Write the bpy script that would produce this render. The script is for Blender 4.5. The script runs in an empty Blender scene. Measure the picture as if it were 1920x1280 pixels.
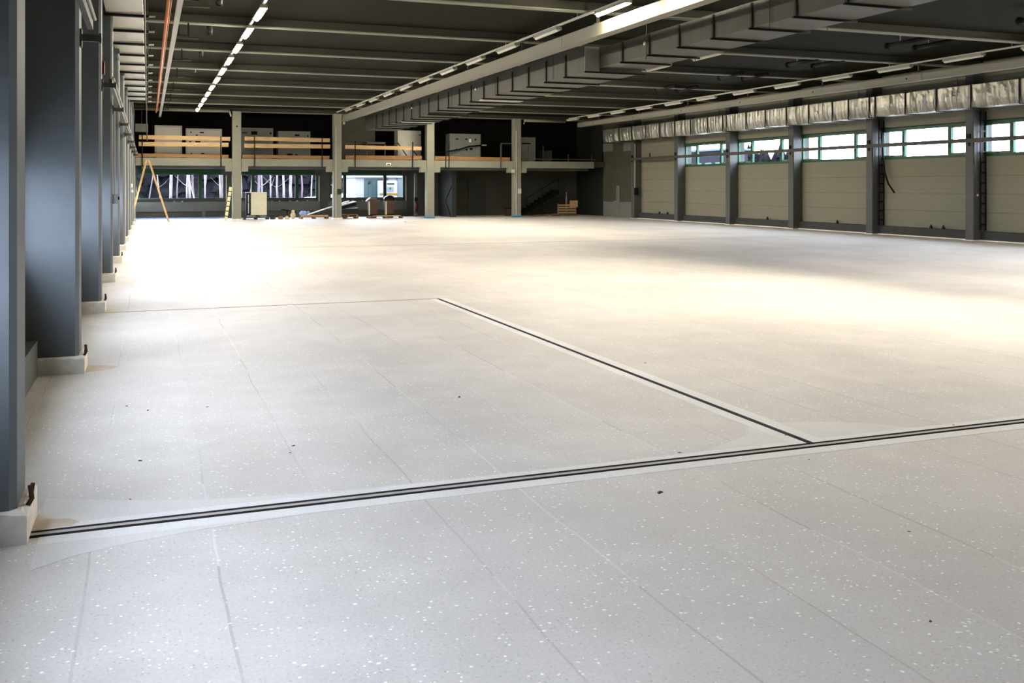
import bpy, math, random
from mathutils import Vector, Matrix
random.seed(7)
scene = bpy.context.scene
COL = scene.collection

# ------------------------------------------------------------------ camera
cam_d = bpy.data.cameras.new('camera')
cam = bpy.data.objects.new('camera', cam_d)
COL.objects.link(cam)
cam_d.sensor_width = 36.0
cam_d.lens = 1810 / 1920 * 36.0
cam_d.shift_y = -(640 - 349) / 1920
cam_d.clip_end = 600
cam.location = (0, 0, 1.90)
cam.rotation_euler = (math.pi / 2, 0, -math.radians(20.674))
scene.camera = cam

# ------------------------------------------------------------------ sky, exposure
SKY = 32.0
world = bpy.data.worlds.new('overcast_sky')
scene.world = world
world.use_nodes = True
bg = world.node_tree.nodes['Background']
bg.inputs[0].default_value = (0.75, 0.80, 1.0, 1)
bg.inputs[1].default_value = SKY
scene.view_settings.view_transform = 'Standard'
scene.view_settings.look = 'None'
scene.view_settings.gamma = 1.0
scene.view_settings.use_curve_mapping = False
scene.view_settings.exposure = 0.0
LAMP = 375.0                                   # radiance of a lit tube
LAMP_COLOUR = (1.0, 0.89, 0.71, 1)


# ------------------------------------------------------------------ helpers
def S(r, g, b):
    def c(v):
        v /= 255.0
        return v / 12.92 if v <= 0.04045 else ((v + 0.055) / 1.055) ** 2.4
    return (c(r), c(g), c(b), 1)


MATS = {}
# reflectance of the hall's dark paints relative to the tone picked from the photograph
DIM = dict(column_grey=.45, column_paint=.55, grey_paint=.45, mezzanine_paint=.5, dark_paint=.4, deck=.19, roof_beam_lit=.5, roof_beam_shaded=.32, panel=.58, olive_wall=.5, far_wall=.5, dark_wall=.4,
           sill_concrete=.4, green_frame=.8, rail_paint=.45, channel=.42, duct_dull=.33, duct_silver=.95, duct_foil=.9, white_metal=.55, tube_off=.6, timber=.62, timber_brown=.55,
           cabinet=.8, cabinet_dull=.65, fridge_cream=1.0, cream_plinth=1.2, white_patch=.5, orange_pipe=.6, ladder_wood=.6)


SPEC = dict(bark=0, bark_pink=0, conifer=0, litter=0, teal_door=0, shed_white=0, shed_grey=0, shed_roof=0, yellow_bar=0, snow=0, black_metal=.1, black_rubber=.1, deck=.05, dark_wall=.05)


def mat(name, col, rough=0.6, metal=0.0, scale=6.0, amount=0.12, bump=0.0, stretch=(1, 1, 1)):
    """painted / concrete / timber surface: base colour with fine noise mottling"""
    col = tuple(c * DIM.get(name, 1.0) for c in col[:3]) + (1,)
    m = bpy.data.materials.new(name)
    m.use_nodes = True
    nt = m.node_tree
    b = nt.nodes['Principled BSDF']
    b.inputs['Roughness'].default_value = rough
    b.inputs['Metallic'].default_value = metal
    b.inputs['Specular IOR Level'].default_value = SPEC.get(name, 0.3)
    if amount > 0:
        tc = nt.nodes.new('ShaderNodeTexCoord')
        mp = nt.nodes.new('ShaderNodeMapping')
        mp.inputs['Scale'].default_value = stretch
        nz = nt.nodes.new('ShaderNodeTexNoise')
        nz.inputs['Scale'].default_value = scale
        nz.inputs['Detail'].default_value = 5
        rp = nt.nodes.new('ShaderNodeMapRange')
        rp.inputs['From Min'].default_value = 0.3
        rp.inputs['From Max'].default_value = 0.7
        rp.inputs['To Min'].default_value = 1 - amount
        rp.inputs['To Max'].default_value = 1 + amount
        mx = nt.nodes.new('ShaderNodeVectorMath')
        mx.operation = 'SCALE'
        mx.inputs[0].default_value = col[:3]
        nt.links.new(tc.outputs['Object'], mp.inputs[0])
        nt.links.new(mp.outputs[0], nz.inputs['Vector'])
        nt.links.new(nz.outputs['Fac'], rp.inputs['Value'])
        nt.links.new(rp.outputs[0], mx.inputs['Scale'])
        nt.links.new(mx.outputs[0], b.inputs['Base Color'])
        if bump > 0:
            bp = nt.nodes.new('ShaderNodeBump')
            bp.inputs['Strength'].default_value = bump
            bp.inputs['Distance'].default_value = 0.02
            nt.links.new(nz.outputs['Fac'], bp.inputs['Height'])
            nt.links.new(bp.outputs[0], b.inputs['Normal'])
    else:
        b.inputs['Base Color'].default_value = col
    MATS[name] = m
    return m


def emit(name, col, strength):
    m = bpy.data.materials.new(name)
    m.use_nodes = True
    nt = m.node_tree
    b = nt.nodes['Principled BSDF']
    b.inputs['Base Color'].default_value = (0.8, 0.8, 0.78, 1)
    b.inputs['Emission Color'].default_value = col
    b.inputs['Emission Strength'].default_value = strength
    MATS[name] = m
    return m


class MB:
    """mesh builder in world coordinates"""

    def __init__(self):
        self.v, self.f = [], []

    def add(self, vs, fs):
        n = len(self.v)
        self.v += [Vector(p) for p in vs]
        self.f += [tuple(i + n for i in q) for q in fs]
        return self

    def box(self, x0, x1, y0, y1, z0, z1, ch=0.0, M=None):
        if ch <= 0:
            vs = [(x, y, z) for z in (z0, z1) for y in (y0, y1) for x in (x0, x1)]
            fs = [(0, 2, 3, 1), (4, 5, 7, 6), (0, 1, 5, 4), (2, 6, 7, 3), (0, 4, 6, 2), (1, 3, 7, 5)]
        else:                                     # vertical edges chamfered
            ring = [(x0 + ch, y0), (x1 - ch, y0), (x1, y0 + ch), (x1, y1 - ch), (x1 - ch, y1), (x0 + ch, y1), (x0, y1 - ch), (x0, y0 + ch)]
            vs = [(x, y, z0) for x, y in ring] + [(x, y, z1) for x, y in ring]
            fs = [tuple(range(7, -1, -1)), tuple(range(8, 16))] + [(i, (i + 1) % 8, (i + 1) % 8 + 8, i + 8) for i in range(8)]
        if M is not None:
            vs = [M @ Vector(p) for p in vs]
        return self.add(vs, fs)

    def bar(self, p0, p1, w, t, up=(0, 0, 1)):
        """rectangular bar from p0 to p1, w wide (sideways), t thick (along up)"""
        p0, p1 = Vector(p0), Vector(p1)
        d = (p1 - p0).normalized()
        u = Vector(up)
        if abs(d.dot(u)) > 0.98:
            u = Vector((0, 1, 0))
        s = d.cross(u).normalized()
        u = s.cross(d).normalized()
        vs = [p + s * a * w / 2 + u * b * t / 2 for p in (p0, p1) for a, b in ((-1, -1), (1, -1), (1, 1), (-1, 1))]
        return self.add(vs, [(3, 2, 1, 0), (4, 5, 6, 7), (0, 1, 5, 4), (1, 2, 6, 5), (2, 3, 7, 6), (3, 0, 4, 7)])

    def tube(self, pts, r, n=8, cap=True):
        """round tube along points; r a number or list"""
        pts = [Vector(p) for p in pts]
        rs = r if isinstance(r, (list, tuple)) else [r] * len(pts)
        rings = []
        u = None
        for i, p in enumerate(pts):
            d = (pts[min(i + 1, len(pts) - 1)] - pts[max(i - 1, 0)]).normalized()
            if u is None:
                u = d.orthogonal().normalized()
            else:
                u = (u - d * u.dot(d)).normalized()
            w = d.cross(u)
            rings.append([p + (u * math.cos(2 * math.pi * k / n) + w * math.sin(2 * math.pi * k / n)) * rs[i] for k in range(n)])
        vs = [q for g in rings for q in g]
        fs = []
        for i in range(len(pts) - 1):
            for k in range(n):
                fs.append((i * n + k, i * n + (k + 1) % n, (i + 1) * n + (k + 1) % n, (i + 1) * n + k))
        if cap:
            fs.append(tuple(range(n - 1, -1, -1)))
            fs.append(tuple((len(pts) - 1) * n + k for k in range(n)))
        return self.add(vs, fs)

    def prism_x(self, prof, x0, x1):
        """profile (y, z) extruded along x"""
        n = len(prof)
        vs = [(x0, y, z) for y, z in prof] + [(x1, y, z) for y, z in prof]
        fs = [tuple(range(n - 1, -1, -1)), tuple(range(n, 2 * n))] + [(i, (i + 1) % n, (i + 1) % n + n, i + n) for i in range(n)]
        return self.add(vs, fs)

    def prism_y(self, prof, y0, y1):
        n = len(prof)
        vs = [(x, y0, z) for x, z in prof] + [(x, y1, z) for x, z in prof]
        fs = [tuple(range(n)), tuple(range(2 * n - 1, n - 1, -1))] + [(i + n, (i + 1) % n + n, (i + 1) % n, i) for i in range(n)]
        return self.add(vs, fs)

    def blob(self, c, rx, ry, rz, n=8, m=6, jit=0.0):
        c = Vector(c)
        vs, fs = [], []
        for i in range(m + 1):
            th = math.pi * i / m
            for k in range(n):
                ph = 2 * math.pi * k / n
                j = 1 + random.uniform(-jit, jit)
                vs.append(c + Vector((rx * math.sin(th) * math.cos(ph) * j, ry * math.sin(th) * math.sin(ph) * j, rz * math.cos(th) * j)))
        for i in range(m):
            for k in range(n):
                fs.append((i * n + k, (i + 1) * n + k, (i + 1) * n + (k + 1) % n, i * n + (k + 1) % n))
        return self.add(vs, fs)

    def build(self, name, m, parent=None, smooth=False):
        lo = [min(p[i] for p in self.v) for i in range(3)]
        hi = [max(p[i] for p in self.v) for i in range(3)]
        o0 = Vector(((lo[0] + hi[0]) / 2, (lo[1] + hi[1]) / 2, lo[2]))
        me = bpy.data.meshes.new(name)
        me.from_pydata([p - o0 for p in self.v], [], self.f)
        me.materials.append(MATS[m])
        if smooth:
            for p in me.polygons:
                p.use_smooth = True
        me.update()
        o = bpy.data.objects.new(name, me)
        COL.objects.link(o)
        if parent is not None:
            o.parent = parent
            o.location = o0 - wloc(parent)
        else:
            o.location = o0
        return o


def wloc(o):
    p = Vector((0, 0, 0))
    while o is not None:
        p += o.location
        o = o.parent
    return p


def box(name, m, parent, *a, **k):
    return MB().box(*a, **k).build(name, m, parent)


def empty(name, loc):
    o = bpy.data.objects.new(name, None)
    o.empty_display_size = 0.2
    o.location = loc
    COL.objects.link(o)
    return o


def tag(o, label=None, cat=None, group=None, kind=None):
    if label:
        o['label'] = label
    if cat:
        o['category'] = cat
    if group:
        o['group'] = group
    if kind:
        o['kind'] = kind
    return o


def copy_tree(o, off, parent=None):
    c = o.copy()
    COL.objects.link(c)
    c.parent = parent
    if parent is None:
        c.location = o.location + Vector(off)
    for ch in o.children:
        copy_tree(ch, (0, 0, 0), c)
    return c


ORD = ['first', 'second', 'third', 'fourth', 'fifth', 'sixth', 'seventh', 'eighth', 'ninth', 'tenth', 'eleventh', 'twelfth', 'thirteenth',
       'fourteenth', 'fifteenth', 'sixteenth', 'seventeenth', 'eighteenth', 'nineteenth', 'twentieth']

# ------------------------------------------------------------------ materials
mat('column_paint', S(114, 121, 126), 0.55, amount=0.06, scale=3, bump=0.02)
mat('column_grey', S(108, 109, 105), 0.55, amount=0.06, scale=3, bump=0.02)
mat('grey_paint', S(118, 120, 112), 0.6, amount=0.08, scale=3)
mat('mezzanine_paint', S(170, 170, 150), 0.6, amount=0.07, scale=3)
mat('dark_paint', S(62, 64, 58), 0.6, amount=0.1)
mat('cream_plinth', S(205, 200, 190), 0.7, amount=0.12, scale=14, bump=0.1)
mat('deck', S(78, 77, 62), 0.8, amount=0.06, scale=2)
mat('roof_beam_shaded', S(92, 92, 80), 0.7, amount=0.06, scale=2, stretch=(0.3, 1, 1))  # beam web darkened: its shade is painted into the colour
mat('roof_beam_lit', S(165, 164, 146), 0.6, amount=0.06, scale=2, stretch=(0.3, 1, 1))  # beam flange paler: light bounced off the floor is painted in
mat('panel', S(150, 146, 124), 0.7, amount=0.05, scale=5, stretch=(1, 0.4, 3))
mat('olive_wall', S(96, 95, 78), 0.8, amount=0.12, scale=2)
mat('far_wall', S(92, 92, 80), 0.8, amount=0.14, scale=1.5)
mat('dark_wall', S(38, 38, 34), 0.85, amount=0.15, scale=1.5)
mat('sill_concrete', S(84, 86, 84), 0.75, amount=0.1, scale=4)
mat('white_patch', S(150, 150, 142), 0.7, amount=0.06)
mat('green_frame', S(22, 84, 52), 0.45, amount=0.05)
mat('dark_green', S(10, 46, 20), 0.5, amount=0.05)
mat('rail_paint', S(98, 96, 88), 0.55, amount=0.08)
mat('black_metal', S(22, 22, 20), 0.5, amount=0.1)
mat('black_rubber', S(14, 14, 14), 0.6, amount=0.05)
mat('white_metal', S(222, 220, 208), 0.5, amount=0.04)
mat('tube_off', S(235, 232, 215), 0.35, amount=0.02)
mat('channel', S(176, 173, 154), 0.5, amount=0.05, stretch=(1, 0.1, 1))
mat('duct_dull', S(112, 112, 100), 0.45, metal=0.25, amount=0.15, scale=3, stretch=(1, 3, 0.6))
mat('duct_silver', S(215, 212, 198), 0.38, metal=0.55, amount=0.1, scale=8, stretch=(0.5, 4, 1))
mat('duct_foil', S(158, 156, 146), 0.3, metal=0.7, amount=0.2, scale=5, stretch=(1, 3, 0.3), bump=0.5)
mat('orange_pipe', S(205, 100, 28), 0.4, amount=0.08)
mat('timber', S(214, 180, 128), 0.65, amount=0.28, scale=9, stretch=(0.25, 1, 3))
mat('timber_brown', S(168, 126, 78), 0.7, amount=0.3, scale=9, stretch=(0.25, 1, 3))
mat('ladder_wood', S(222, 184, 120), 0.6, amount=0.15, scale=9)
mat('staff_cream', S(205, 198, 150), 0.6, amount=0.08)
mat('cabinet', S(205, 203, 190), 0.45, amount=0.05, scale=2)
mat('cabinet_dull', S(140, 142, 134), 0.5, amount=0.08, scale=2)
mat('fridge_cream', S(214, 208, 180), 0.5, amount=0.05)
mat('brown_bin', S(80, 56, 44), 0.5, amount=0.12)
mat('bag_black', S(16, 16, 15), 0.3, amount=0.2, scale=12, bump=0.5)
mat('plastic_blue', S(150, 175, 225), 0.4, amount=0.15)
mat('plush_cream', S(205, 190, 150), 0.9, amount=0.2, scale=14)
mat('blue_tape', S(50, 110, 160), 0.5, amount=0.1)
mat('red_paint', S(96, 16, 16), 0.4, amount=0.06)
mat('door_grey', S(52, 52, 46), 0.6, amount=0.08)
mat('rust', S(62, 44, 32), 0.8, amount=0.3, scale=20)
mat('snow', S(160, 160, 160), 0.8, amount=0.04)
mat('bark', S(84, 80, 82), 0.9, amount=0.5, scale=2.5, stretch=(2, 2, 0.4))
mat('bark_pink', S(70, 62, 64), 0.9, amount=0.4, scale=2.5, stretch=(2, 2, 0.4))
mat('conifer', S(11, 12, 14), 0.95, amount=0.5, scale=1.5)
mat('litter', S(12, 11, 14), 0.95, amount=0.6, scale=0.7)
mat('teal_door', S(40, 50, 50), 0.6, amount=0.2, scale=1.2, stretch=(4, 1, 0.3))
mat('shed_white', S(92, 92, 92), 0.6, amount=0.03)
mat('shed_grey', S(60, 66, 68), 0.6, amount=0.05)
mat('shed_roof', S(26, 27, 31), 0.7, amount=0.1)
mat('yellow_bar', S(70, 52, 16), 0.6, amount=0.05)
mat('sticker_white', S(235, 235, 225), 0.5, amount=0.0)
emit('tube_lit', LAMP_COLOUR, LAMP)


def glass():
    m = bpy.data.materials.new('window_glass')
    m.use_nodes = True
    nt = m.node_tree
    nt.nodes.clear()
    out = nt.nodes.new('ShaderNodeOutputMaterial')
    mix = nt.nodes.new('ShaderNodeMixShader')
    tr = nt.nodes.new('ShaderNodeBsdfTransparent')
    tr.inputs[0].default_value = (0.93, 0.96, 0.95, 1)
    gl = nt.nodes.new('ShaderNodeBsdfGlossy')
    gl.inputs['Roughness'].default_value = 0.02
    lw = nt.nodes.new('ShaderNodeLayerWeight')          # reflectance rises towards grazing, alike on both faces of the pane
    lw.inputs[0].default_value = 0.5
    pw = nt.nodes.new('ShaderNodeMath')
    pw.operation = 'POWER'
    pw.inputs[1].default_value = 5.0
    fr = nt.nodes.new('ShaderNodeMath')
    fr.operation = 'MULTIPLY_ADD'
    fr.inputs[1].default_value = 0.9
    fr.inputs[2].default_value = 0.04
    nt.links.new(lw.outputs['Facing'], pw.inputs[0])
    nt.links.new(pw.outputs[0], fr.inputs[0])
    nt.links.new(fr.outputs[0], mix.inputs[0])
    nt.links.new(tr.outputs[0], mix.inputs[1])
    nt.links.new(gl.outputs[0], mix.inputs[2])
    nt.links.new(mix.outputs[0], out.inputs[0])
    MATS['glass'] = m


glass()


def floor_material(name, base, fleck, lanes):
    """ground terrazzo-like concrete: mottling, pale and dark aggregate, faint grinding lanes along the hall"""
    m = bpy.data.materials.new(name)
    m.use_nodes = True
    nt = m.node_tree
    N = nt.nodes.new
    L = nt.links.new
    b = nt.nodes['Principled BSDF']
    b.inputs['Specular IOR Level'].default_value = 0.5
    geo = N('ShaderNodeNewGeometry')

    def noise(sc, det=4, vec=None):
        n = N('ShaderNodeTexNoise')
        n.inputs['Scale'].default_value = sc
        n.inputs['Detail'].default_value = det
        L(vec or geo.outputs['Position'], n.inputs['Vector'])
        return n.outputs['Fac']

    def rng(v, a0, a1, b0, b1):
        n = N('ShaderNodeMapRange')
        for k, x in zip(('From Min', 'From Max', 'To Min', 'To Max'), (a0, a1, b0, b1)):
            n.inputs[k].default_value = x
        L(v, n.inputs['Value'])
        return n.outputs[0]

    def math_(op, a, c):
        n = N('ShaderNodeMath')
        n.operation = op
        for i, x in enumerate((a, c)):
            if isinstance(x, (int, float)):
                n.inputs[i].default_value = x
            else:
                L(x, n.inputs[i])
        return n.outputs[0]

    def mixc(fac, c0, c1):
        n = N('ShaderNodeMix')
        n.data_type = 'RGBA'
        L(fac, n.inputs['Factor'])
        for s, c in ((n.inputs['A'], c0), (n.inputs['B'], c1)):
            if isinstance(c, tuple):
                s.default_value = c
            else:
                L(c, s)
        return n.outputs['Result']

    big = noise(0.35, 3)
    mid = noise(2.2, 5)
    fine = noise(60, 2)
    val = math_('MULTIPLY', rng(big, 0.35, 0.65, 0.89, 1.06), rng(mid, 0.3, 0.7, 0.92, 1.05))
    val = math_('MULTIPLY', val, rng(fine, 0.3, 0.7, 0.93, 1.06))
    sep = N('ShaderNodeSeparateXYZ')
    L(geo.outputs['Position'], sep.inputs[0])
    if lanes:
        # grinding lanes about 0.62 m wide, their edges showing only here and there
        wob = math_('ADD', sep.outputs['X'], rng(noise(0.6, 2), 0.3, 0.7, -0.02, 0.02))
        fr = math_('FRACT', math_('DIVIDE', math_('ADD', wob, 20.13), 0.62), 0.0)
        near = math_('LESS_THAN', fr, 0.022)
        mp = N('ShaderNodeMapping')
        mp.inputs['Scale'].default_value = (1.6, 0.22, 1)
        L(geo.outputs['Position'], mp.inputs[0])
        patchy = rng(noise(1.0, 2, mp.outputs[0]), 0.42, 0.56, 0.0, 1.0)
        line = math_('MULTIPLY', near, patchy)
        cell = math_('FLOOR', math_('DIVIDE', math_('ADD', wob, 20.13), 0.62), 0.0)
        wn = N('ShaderNodeTexWhiteNoise')
        wn.noise_dimensions = '1D'
        L(cell, wn.inputs['W'])
        val = math_('MULTIPLY', val, rng(wn.outputs['Value'], 0, 1, 0.972, 1.02))
        sign = math_('GREATER_THAN', noise(0.5, 1), 0.52)
        val = math_('MULTIPLY', val, math_('ADD', 1.0, math_('MULTIPLY', line, rng(sign, 0, 1, -0.24, 0.15))))
    sc = N('ShaderNodeVectorMath')
    sc.operation = 'SCALE'
    sc.inputs[0].default_value = base[:3]
    L(val, sc.inputs['Scale'])
    col = sc.outputs[0]
    if fleck > 0:
        vo = N('ShaderNodeTexVoronoi')
        vo.inputs['Scale'].default_value = 33
        L(geo.outputs['Position'], vo.inputs['Vector'])
        sepc = N('ShaderNodeSeparateColor')
        L(vo.outputs['Color'], sepc.inputs[0])
        size = math_('MULTIPLY', sepc.outputs[1], rng(noise(45, 2), 0.3, 0.7, 0.12, 0.42))
        dense = rng(noise(1.1, 3), 0.36, 0.64, 0.22, 0.9)
        on = math_('MULTIPLY', math_('LESS_THAN', vo.outputs['Distance'], size), math_('LESS_THAN', sepc.outputs[0], dense))
        col = mixc(math_('MULTIPLY', on, fleck), col, S(255, 252, 244))
        vo2 = N('ShaderNodeTexVoronoi')
        vo2.inputs['Scale'].default_value = 47
        L(geo.outputs['Position'], vo2.inputs['Vector'])
        sep2 = N('ShaderNodeSeparateColor')
        L(vo2.outputs['Color'], sep2.inputs[0])
        on2 = math_('MULTIPLY', math_('LESS_THAN', vo2.outputs['Distance'], 0.26), math_('LESS_THAN', sep2.outputs[0], 0.22))
        col = mixc(math_('MULTIPLY', on2, 0.30), col, S(120, 112, 100))
    L(col, b.inputs['Base Color'])
    L(rng(mid, 0.3, 0.7, 0.56, 0.70), b.inputs['Roughness'])
    bp = N('ShaderNodeBump')
    bp.inputs['Strength'].default_value = 0.12
    bp.inputs['Distance'].default_value = 0.004
    L(fine, bp.inputs['Height'])
    L(bp.outputs[0], b.inputs['Normal'])
    MATS[name] = m


floor_material('terrazzo', S(206, 201, 195), 0.75, True)
floor_material('screed', S(224, 222, 219), 0.0, False)
floor_material('mortar', S(213, 210, 206), 0.0, False)
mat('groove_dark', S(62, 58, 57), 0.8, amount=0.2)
mat('rail_strip', S(176, 172, 168), 0.6, amount=0.1)

# ------------------------------------------------------------------ the setting
G = [0.9 + 5 * k for k in range(-2, 12)]          # structural grid lines along the hall: ... 5.9, 10.9 ... 55.9
XL, XR, YF, YB = -1.25, 27.3, 60.0, -9.5
ZD = 6.27                                          # underside of the roof deck

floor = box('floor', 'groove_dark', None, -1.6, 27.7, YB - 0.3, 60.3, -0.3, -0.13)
tag(floor, 'pale ground concrete hall floor with joints', kind='structure')
slabs = [(-1.6, 27.7, YB - 0.3, 5.79), (-1.6, 27.7, 5.835, 5.885), (-1.6, 4.560, 5.91, 15.72), (4.620, 27.7, 5.91, 30.39),
         (-1.6, 4.620, 15.735, 30.39), (-1.6, 27.7, 30.405, 60.3)]
for i, (x0, x1, y0, y1) in enumerate(slabs):
    box('rail_strip' if i == 1 else 'slab', 'rail_strip' if i == 1 else 'terrazzo', floor, x0, x1, y0, y1, -0.128, -0.002 if i == 1 else 0.0)
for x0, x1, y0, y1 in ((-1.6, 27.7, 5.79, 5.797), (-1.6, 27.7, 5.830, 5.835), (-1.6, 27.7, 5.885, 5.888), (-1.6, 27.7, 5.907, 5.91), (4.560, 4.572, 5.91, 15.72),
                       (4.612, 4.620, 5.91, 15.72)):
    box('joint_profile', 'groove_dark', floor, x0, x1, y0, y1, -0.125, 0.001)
for x0, x1, y0, y1 in ((-0.55, 15.0, 5.665, 5.79), (-0.55, 4.45, 5.911, 5.985), (4.75, 15.0, 5.911, 5.99), (4.45, 4.560, 5.911, 15.72),
                       (4.620, 4.745, 5.911, 15.735)):
    box('border_strip', 'screed', floor, x0, x1, y0, y1, 0.0, 0.0015)
mat('joint_seal', S(132, 126, 118), 0.8, amount=0.15)
mat('joint_stain', S(176, 168, 152), 0.8, amount=0.1)
box('joint_seal', 'joint_seal', floor, -0.6, 4.62, 15.70, 15.76, 0.0, 0.0016)
box('joint_seal', 'joint_stain', floor, -0.6, 24.5, 30.32, 30.46, 0.0, 0.0016)
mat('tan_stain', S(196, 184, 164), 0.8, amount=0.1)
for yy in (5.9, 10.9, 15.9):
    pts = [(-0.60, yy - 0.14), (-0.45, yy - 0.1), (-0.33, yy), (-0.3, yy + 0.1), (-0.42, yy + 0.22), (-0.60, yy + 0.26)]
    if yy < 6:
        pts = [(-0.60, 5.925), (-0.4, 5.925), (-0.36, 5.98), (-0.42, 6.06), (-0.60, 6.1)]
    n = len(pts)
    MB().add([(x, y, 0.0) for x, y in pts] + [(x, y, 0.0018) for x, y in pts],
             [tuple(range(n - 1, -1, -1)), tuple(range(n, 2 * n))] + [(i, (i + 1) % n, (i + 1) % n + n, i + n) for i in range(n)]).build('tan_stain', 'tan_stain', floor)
# paler patches where the two joints meet and the swept fillet beside the first column
for pts in ([(3.7, 5.985), (4.45, 5.985), (4.45, 6.5), (4.3, 6.28), (4.0, 6.12)], [(4.75, 5.99), (5.6, 5.99), (5.45, 6.2), (5.1, 6.4), (4.75, 6.5)],
            [(-0.58, 5.985), (1.9, 5.985), (1.1, 6.02), (0.55, 6.09), (0.15, 6.19), (-0.2, 6.32), (-0.58, 6.5)],
            [(-0.55, 5.3), (-0.35, 5.44), (-0.1, 5.53), (0.3, 5.61), (0.9, 5.665), (-0.55, 5.665)]):
    n = len(pts)
    MB().add([(x, y, 0.0) for x, y in pts] + [(x, y, 0.0012) for x, y in pts],
             [tuple(range(n - 1, -1, -1)), tuple(range(n, 2 * n))] + [(i, (i + 1) % n, (i + 1) % n + n, i + n) for i in range(n)]).build('mortar_patch', 'mortar', floor)

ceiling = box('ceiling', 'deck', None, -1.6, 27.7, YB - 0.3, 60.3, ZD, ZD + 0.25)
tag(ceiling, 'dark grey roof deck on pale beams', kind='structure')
for y in G:
    rb = MB().box(-1.2, 27.3, y - 0.07, y + 0.07, 6.085, ZD).build('roof_beam', 'roof_beam_shaded', ceiling)
    MB().prism_x([(y - 0.12, 6.03), (y + 0.12, 6.03), (y + 0.12, 6.06), (y + 0.07, 6.085), (y - 0.07, 6.085), (y - 0.12, 6.06)], -1.2, 27.3).build('flange', 'roof_beam_lit', rb)

# left wall: solid apart from the window band between the columns
WZ0, WZ1 = 1.2, 2.25
mb = MB()
mb.box(-1.6, XL, YB, 60.0, 0, WZ0).box(-1.6, XL, YB, 60.0, WZ1, ZD)
for y in G[2:] + [60.0]:
    mb.box(-1.6, XL, y - 0.28, y + 0.7, WZ0, WZ1)
mb.box(-1.6, XL, YB, 0.62, WZ0, WZ1)
wl = tag(mb.build('wall_left', 'panel'), 'hall wall behind the left column row', kind='structure')
for y0, y1 in zip(G[:-1], G[1:]):
    box('plinth', 'grey_paint', wl, XL, -1.03, y0 + 0.24, y1 - 0.2, 0.0, 0.36)


def window_frame(name, y0, y1, z0, z1, x, side, label, cuts=()):
    """green framed strip window in a side wall (plane x); cuts = mullion positions"""
    w = empty(name, (x, (y0 + y1) / 2, z0))
    tag(w, label, kind='structure')
    a, b = x - 0.06, x + 0.05
    mb = MB().box(a, b, y0, y1, z0, z0 + 0.10).box(a, b, y0, y1, z1 - 0.10, z1).box(a, b, y0, y0 + 0.10, z0 + 0.10, z1 - 0.10).box(a, b, y1 - 0.10, y1, z0 + 0.10, z1 - 0.10)
    mb.build('frame', 'green_frame', w)
    ys = [y0 + 0.10] + [v for c in cuts for v in (c - 0.075, c + 0.075)] + [y1 - 0.10]
    for c in cuts:
        box('mullion', 'green_frame', w, a, b, c - 0.075, c + 0.075, z0 + 0.10, z1 - 0.10)
    for i in range(0, len(ys), 2):
        p, q = ys[i], ys[i + 1]
        box('pane', 'glass', w, x - 0.006, x + 0.006, p, q, z0 + 0.10, z1 - 0.10)
        if cuts and i != 2:
            # the narrow lights open: pale sash rails inside the green frame
            MB().box(x - 0.05, x - 0.012, p, q, z0 + 0.10, z0 + 0.16).box(x - 0.05, x - 0.012, p, q, z1 - 0.14, z1 - 0.10).build('sash', 'panel', w)
            MB().box(x - 0.08, x - 0.05, (p + q) / 2 - 0.06, (p + q) / 2 + 0.06, z0 + 0.11, z0 + 0.14).build('handle', 'black_metal', w.children[-1])
    return w


nwin = 1
for k, (y0, y1) in enumerate(zip(G[2:-1], G[3:])):
    window_frame('window_%d' % nwin, y0 + 0.7, y1 - 0.28, WZ0, WZ1, -1.42, -1, 'green framed window in the left wall behind the columns', ())
    nwin += 1

# right wall: concrete sill, sandwich panels, high strip windows
mb = MB()
RZ0, RZ1 = 2.95, 4.16
mb.box(27.36, 27.7, YB, 60.0, 0, RZ0).box(27.36, 27.7, YB, 60.0, RZ1, ZD)
for y in G[3:]:
    mb.box(27.36, 27.7, y - 0.18, y + 0.18, RZ0, RZ1)
mb.box(27.36, 27.7, 45.9, 60.0, RZ0, RZ1).box(27.36, 27.7, YB, 5.9, RZ0, RZ1)
wr = tag(mb.build('wall_right', 'dark_paint'), 'right hall wall of beige panels between grey columns', kind='structure')
for k, (y0, y1) in enumerate(zip(G[:-1], G[1:])):
    a, b = y0 + 0.17, y1 - 0.17
    if y0 > 50:
        continue
    if y0 > 15:
        box('plinth', 'sill_concrete', wr, 27.12, 27.36, a, b, 0.0, 0.33)
        box('floor_edge', 'cream_plinth', wr, 27.06, 27.12, a, b, 0.0, 0.035)
        zs = [0.335, 0.98, 1.63, 2.27, 2.95]
        if y0 > 45:
            zs = [0.335, 0.98, 1.63, 2.27, 2.95, 3.6, 4.2]
        for z0, z1 in zip(zs[:-1], zs[1:]):
            box('panel', 'panel', wr, 27.3, 27.36, a, b, z0 + 0.004, z1 - 0.004)
        for z0, z1 in ((4.2, 4.87), (4.87, 5.55), (5.55, 6.26)):
            box('panel', 'panel', wr, 27.3, 27.36, a, b, z0 + 0.004, z1 - 0.004)
    if 5 < y0 < 45:
        window_frame('window_%d' % nwin, a, b, RZ0, RZ1, 27.36, 1, 'high green framed strip window, %s right-wall bay' % ('unseen' if y0 < 15 else ORD[8 - round((y0 - 0.9) / 5)] + ' from the far end of the'), (a + 1.18, b - 1.18))
        nwin += 1
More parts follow.
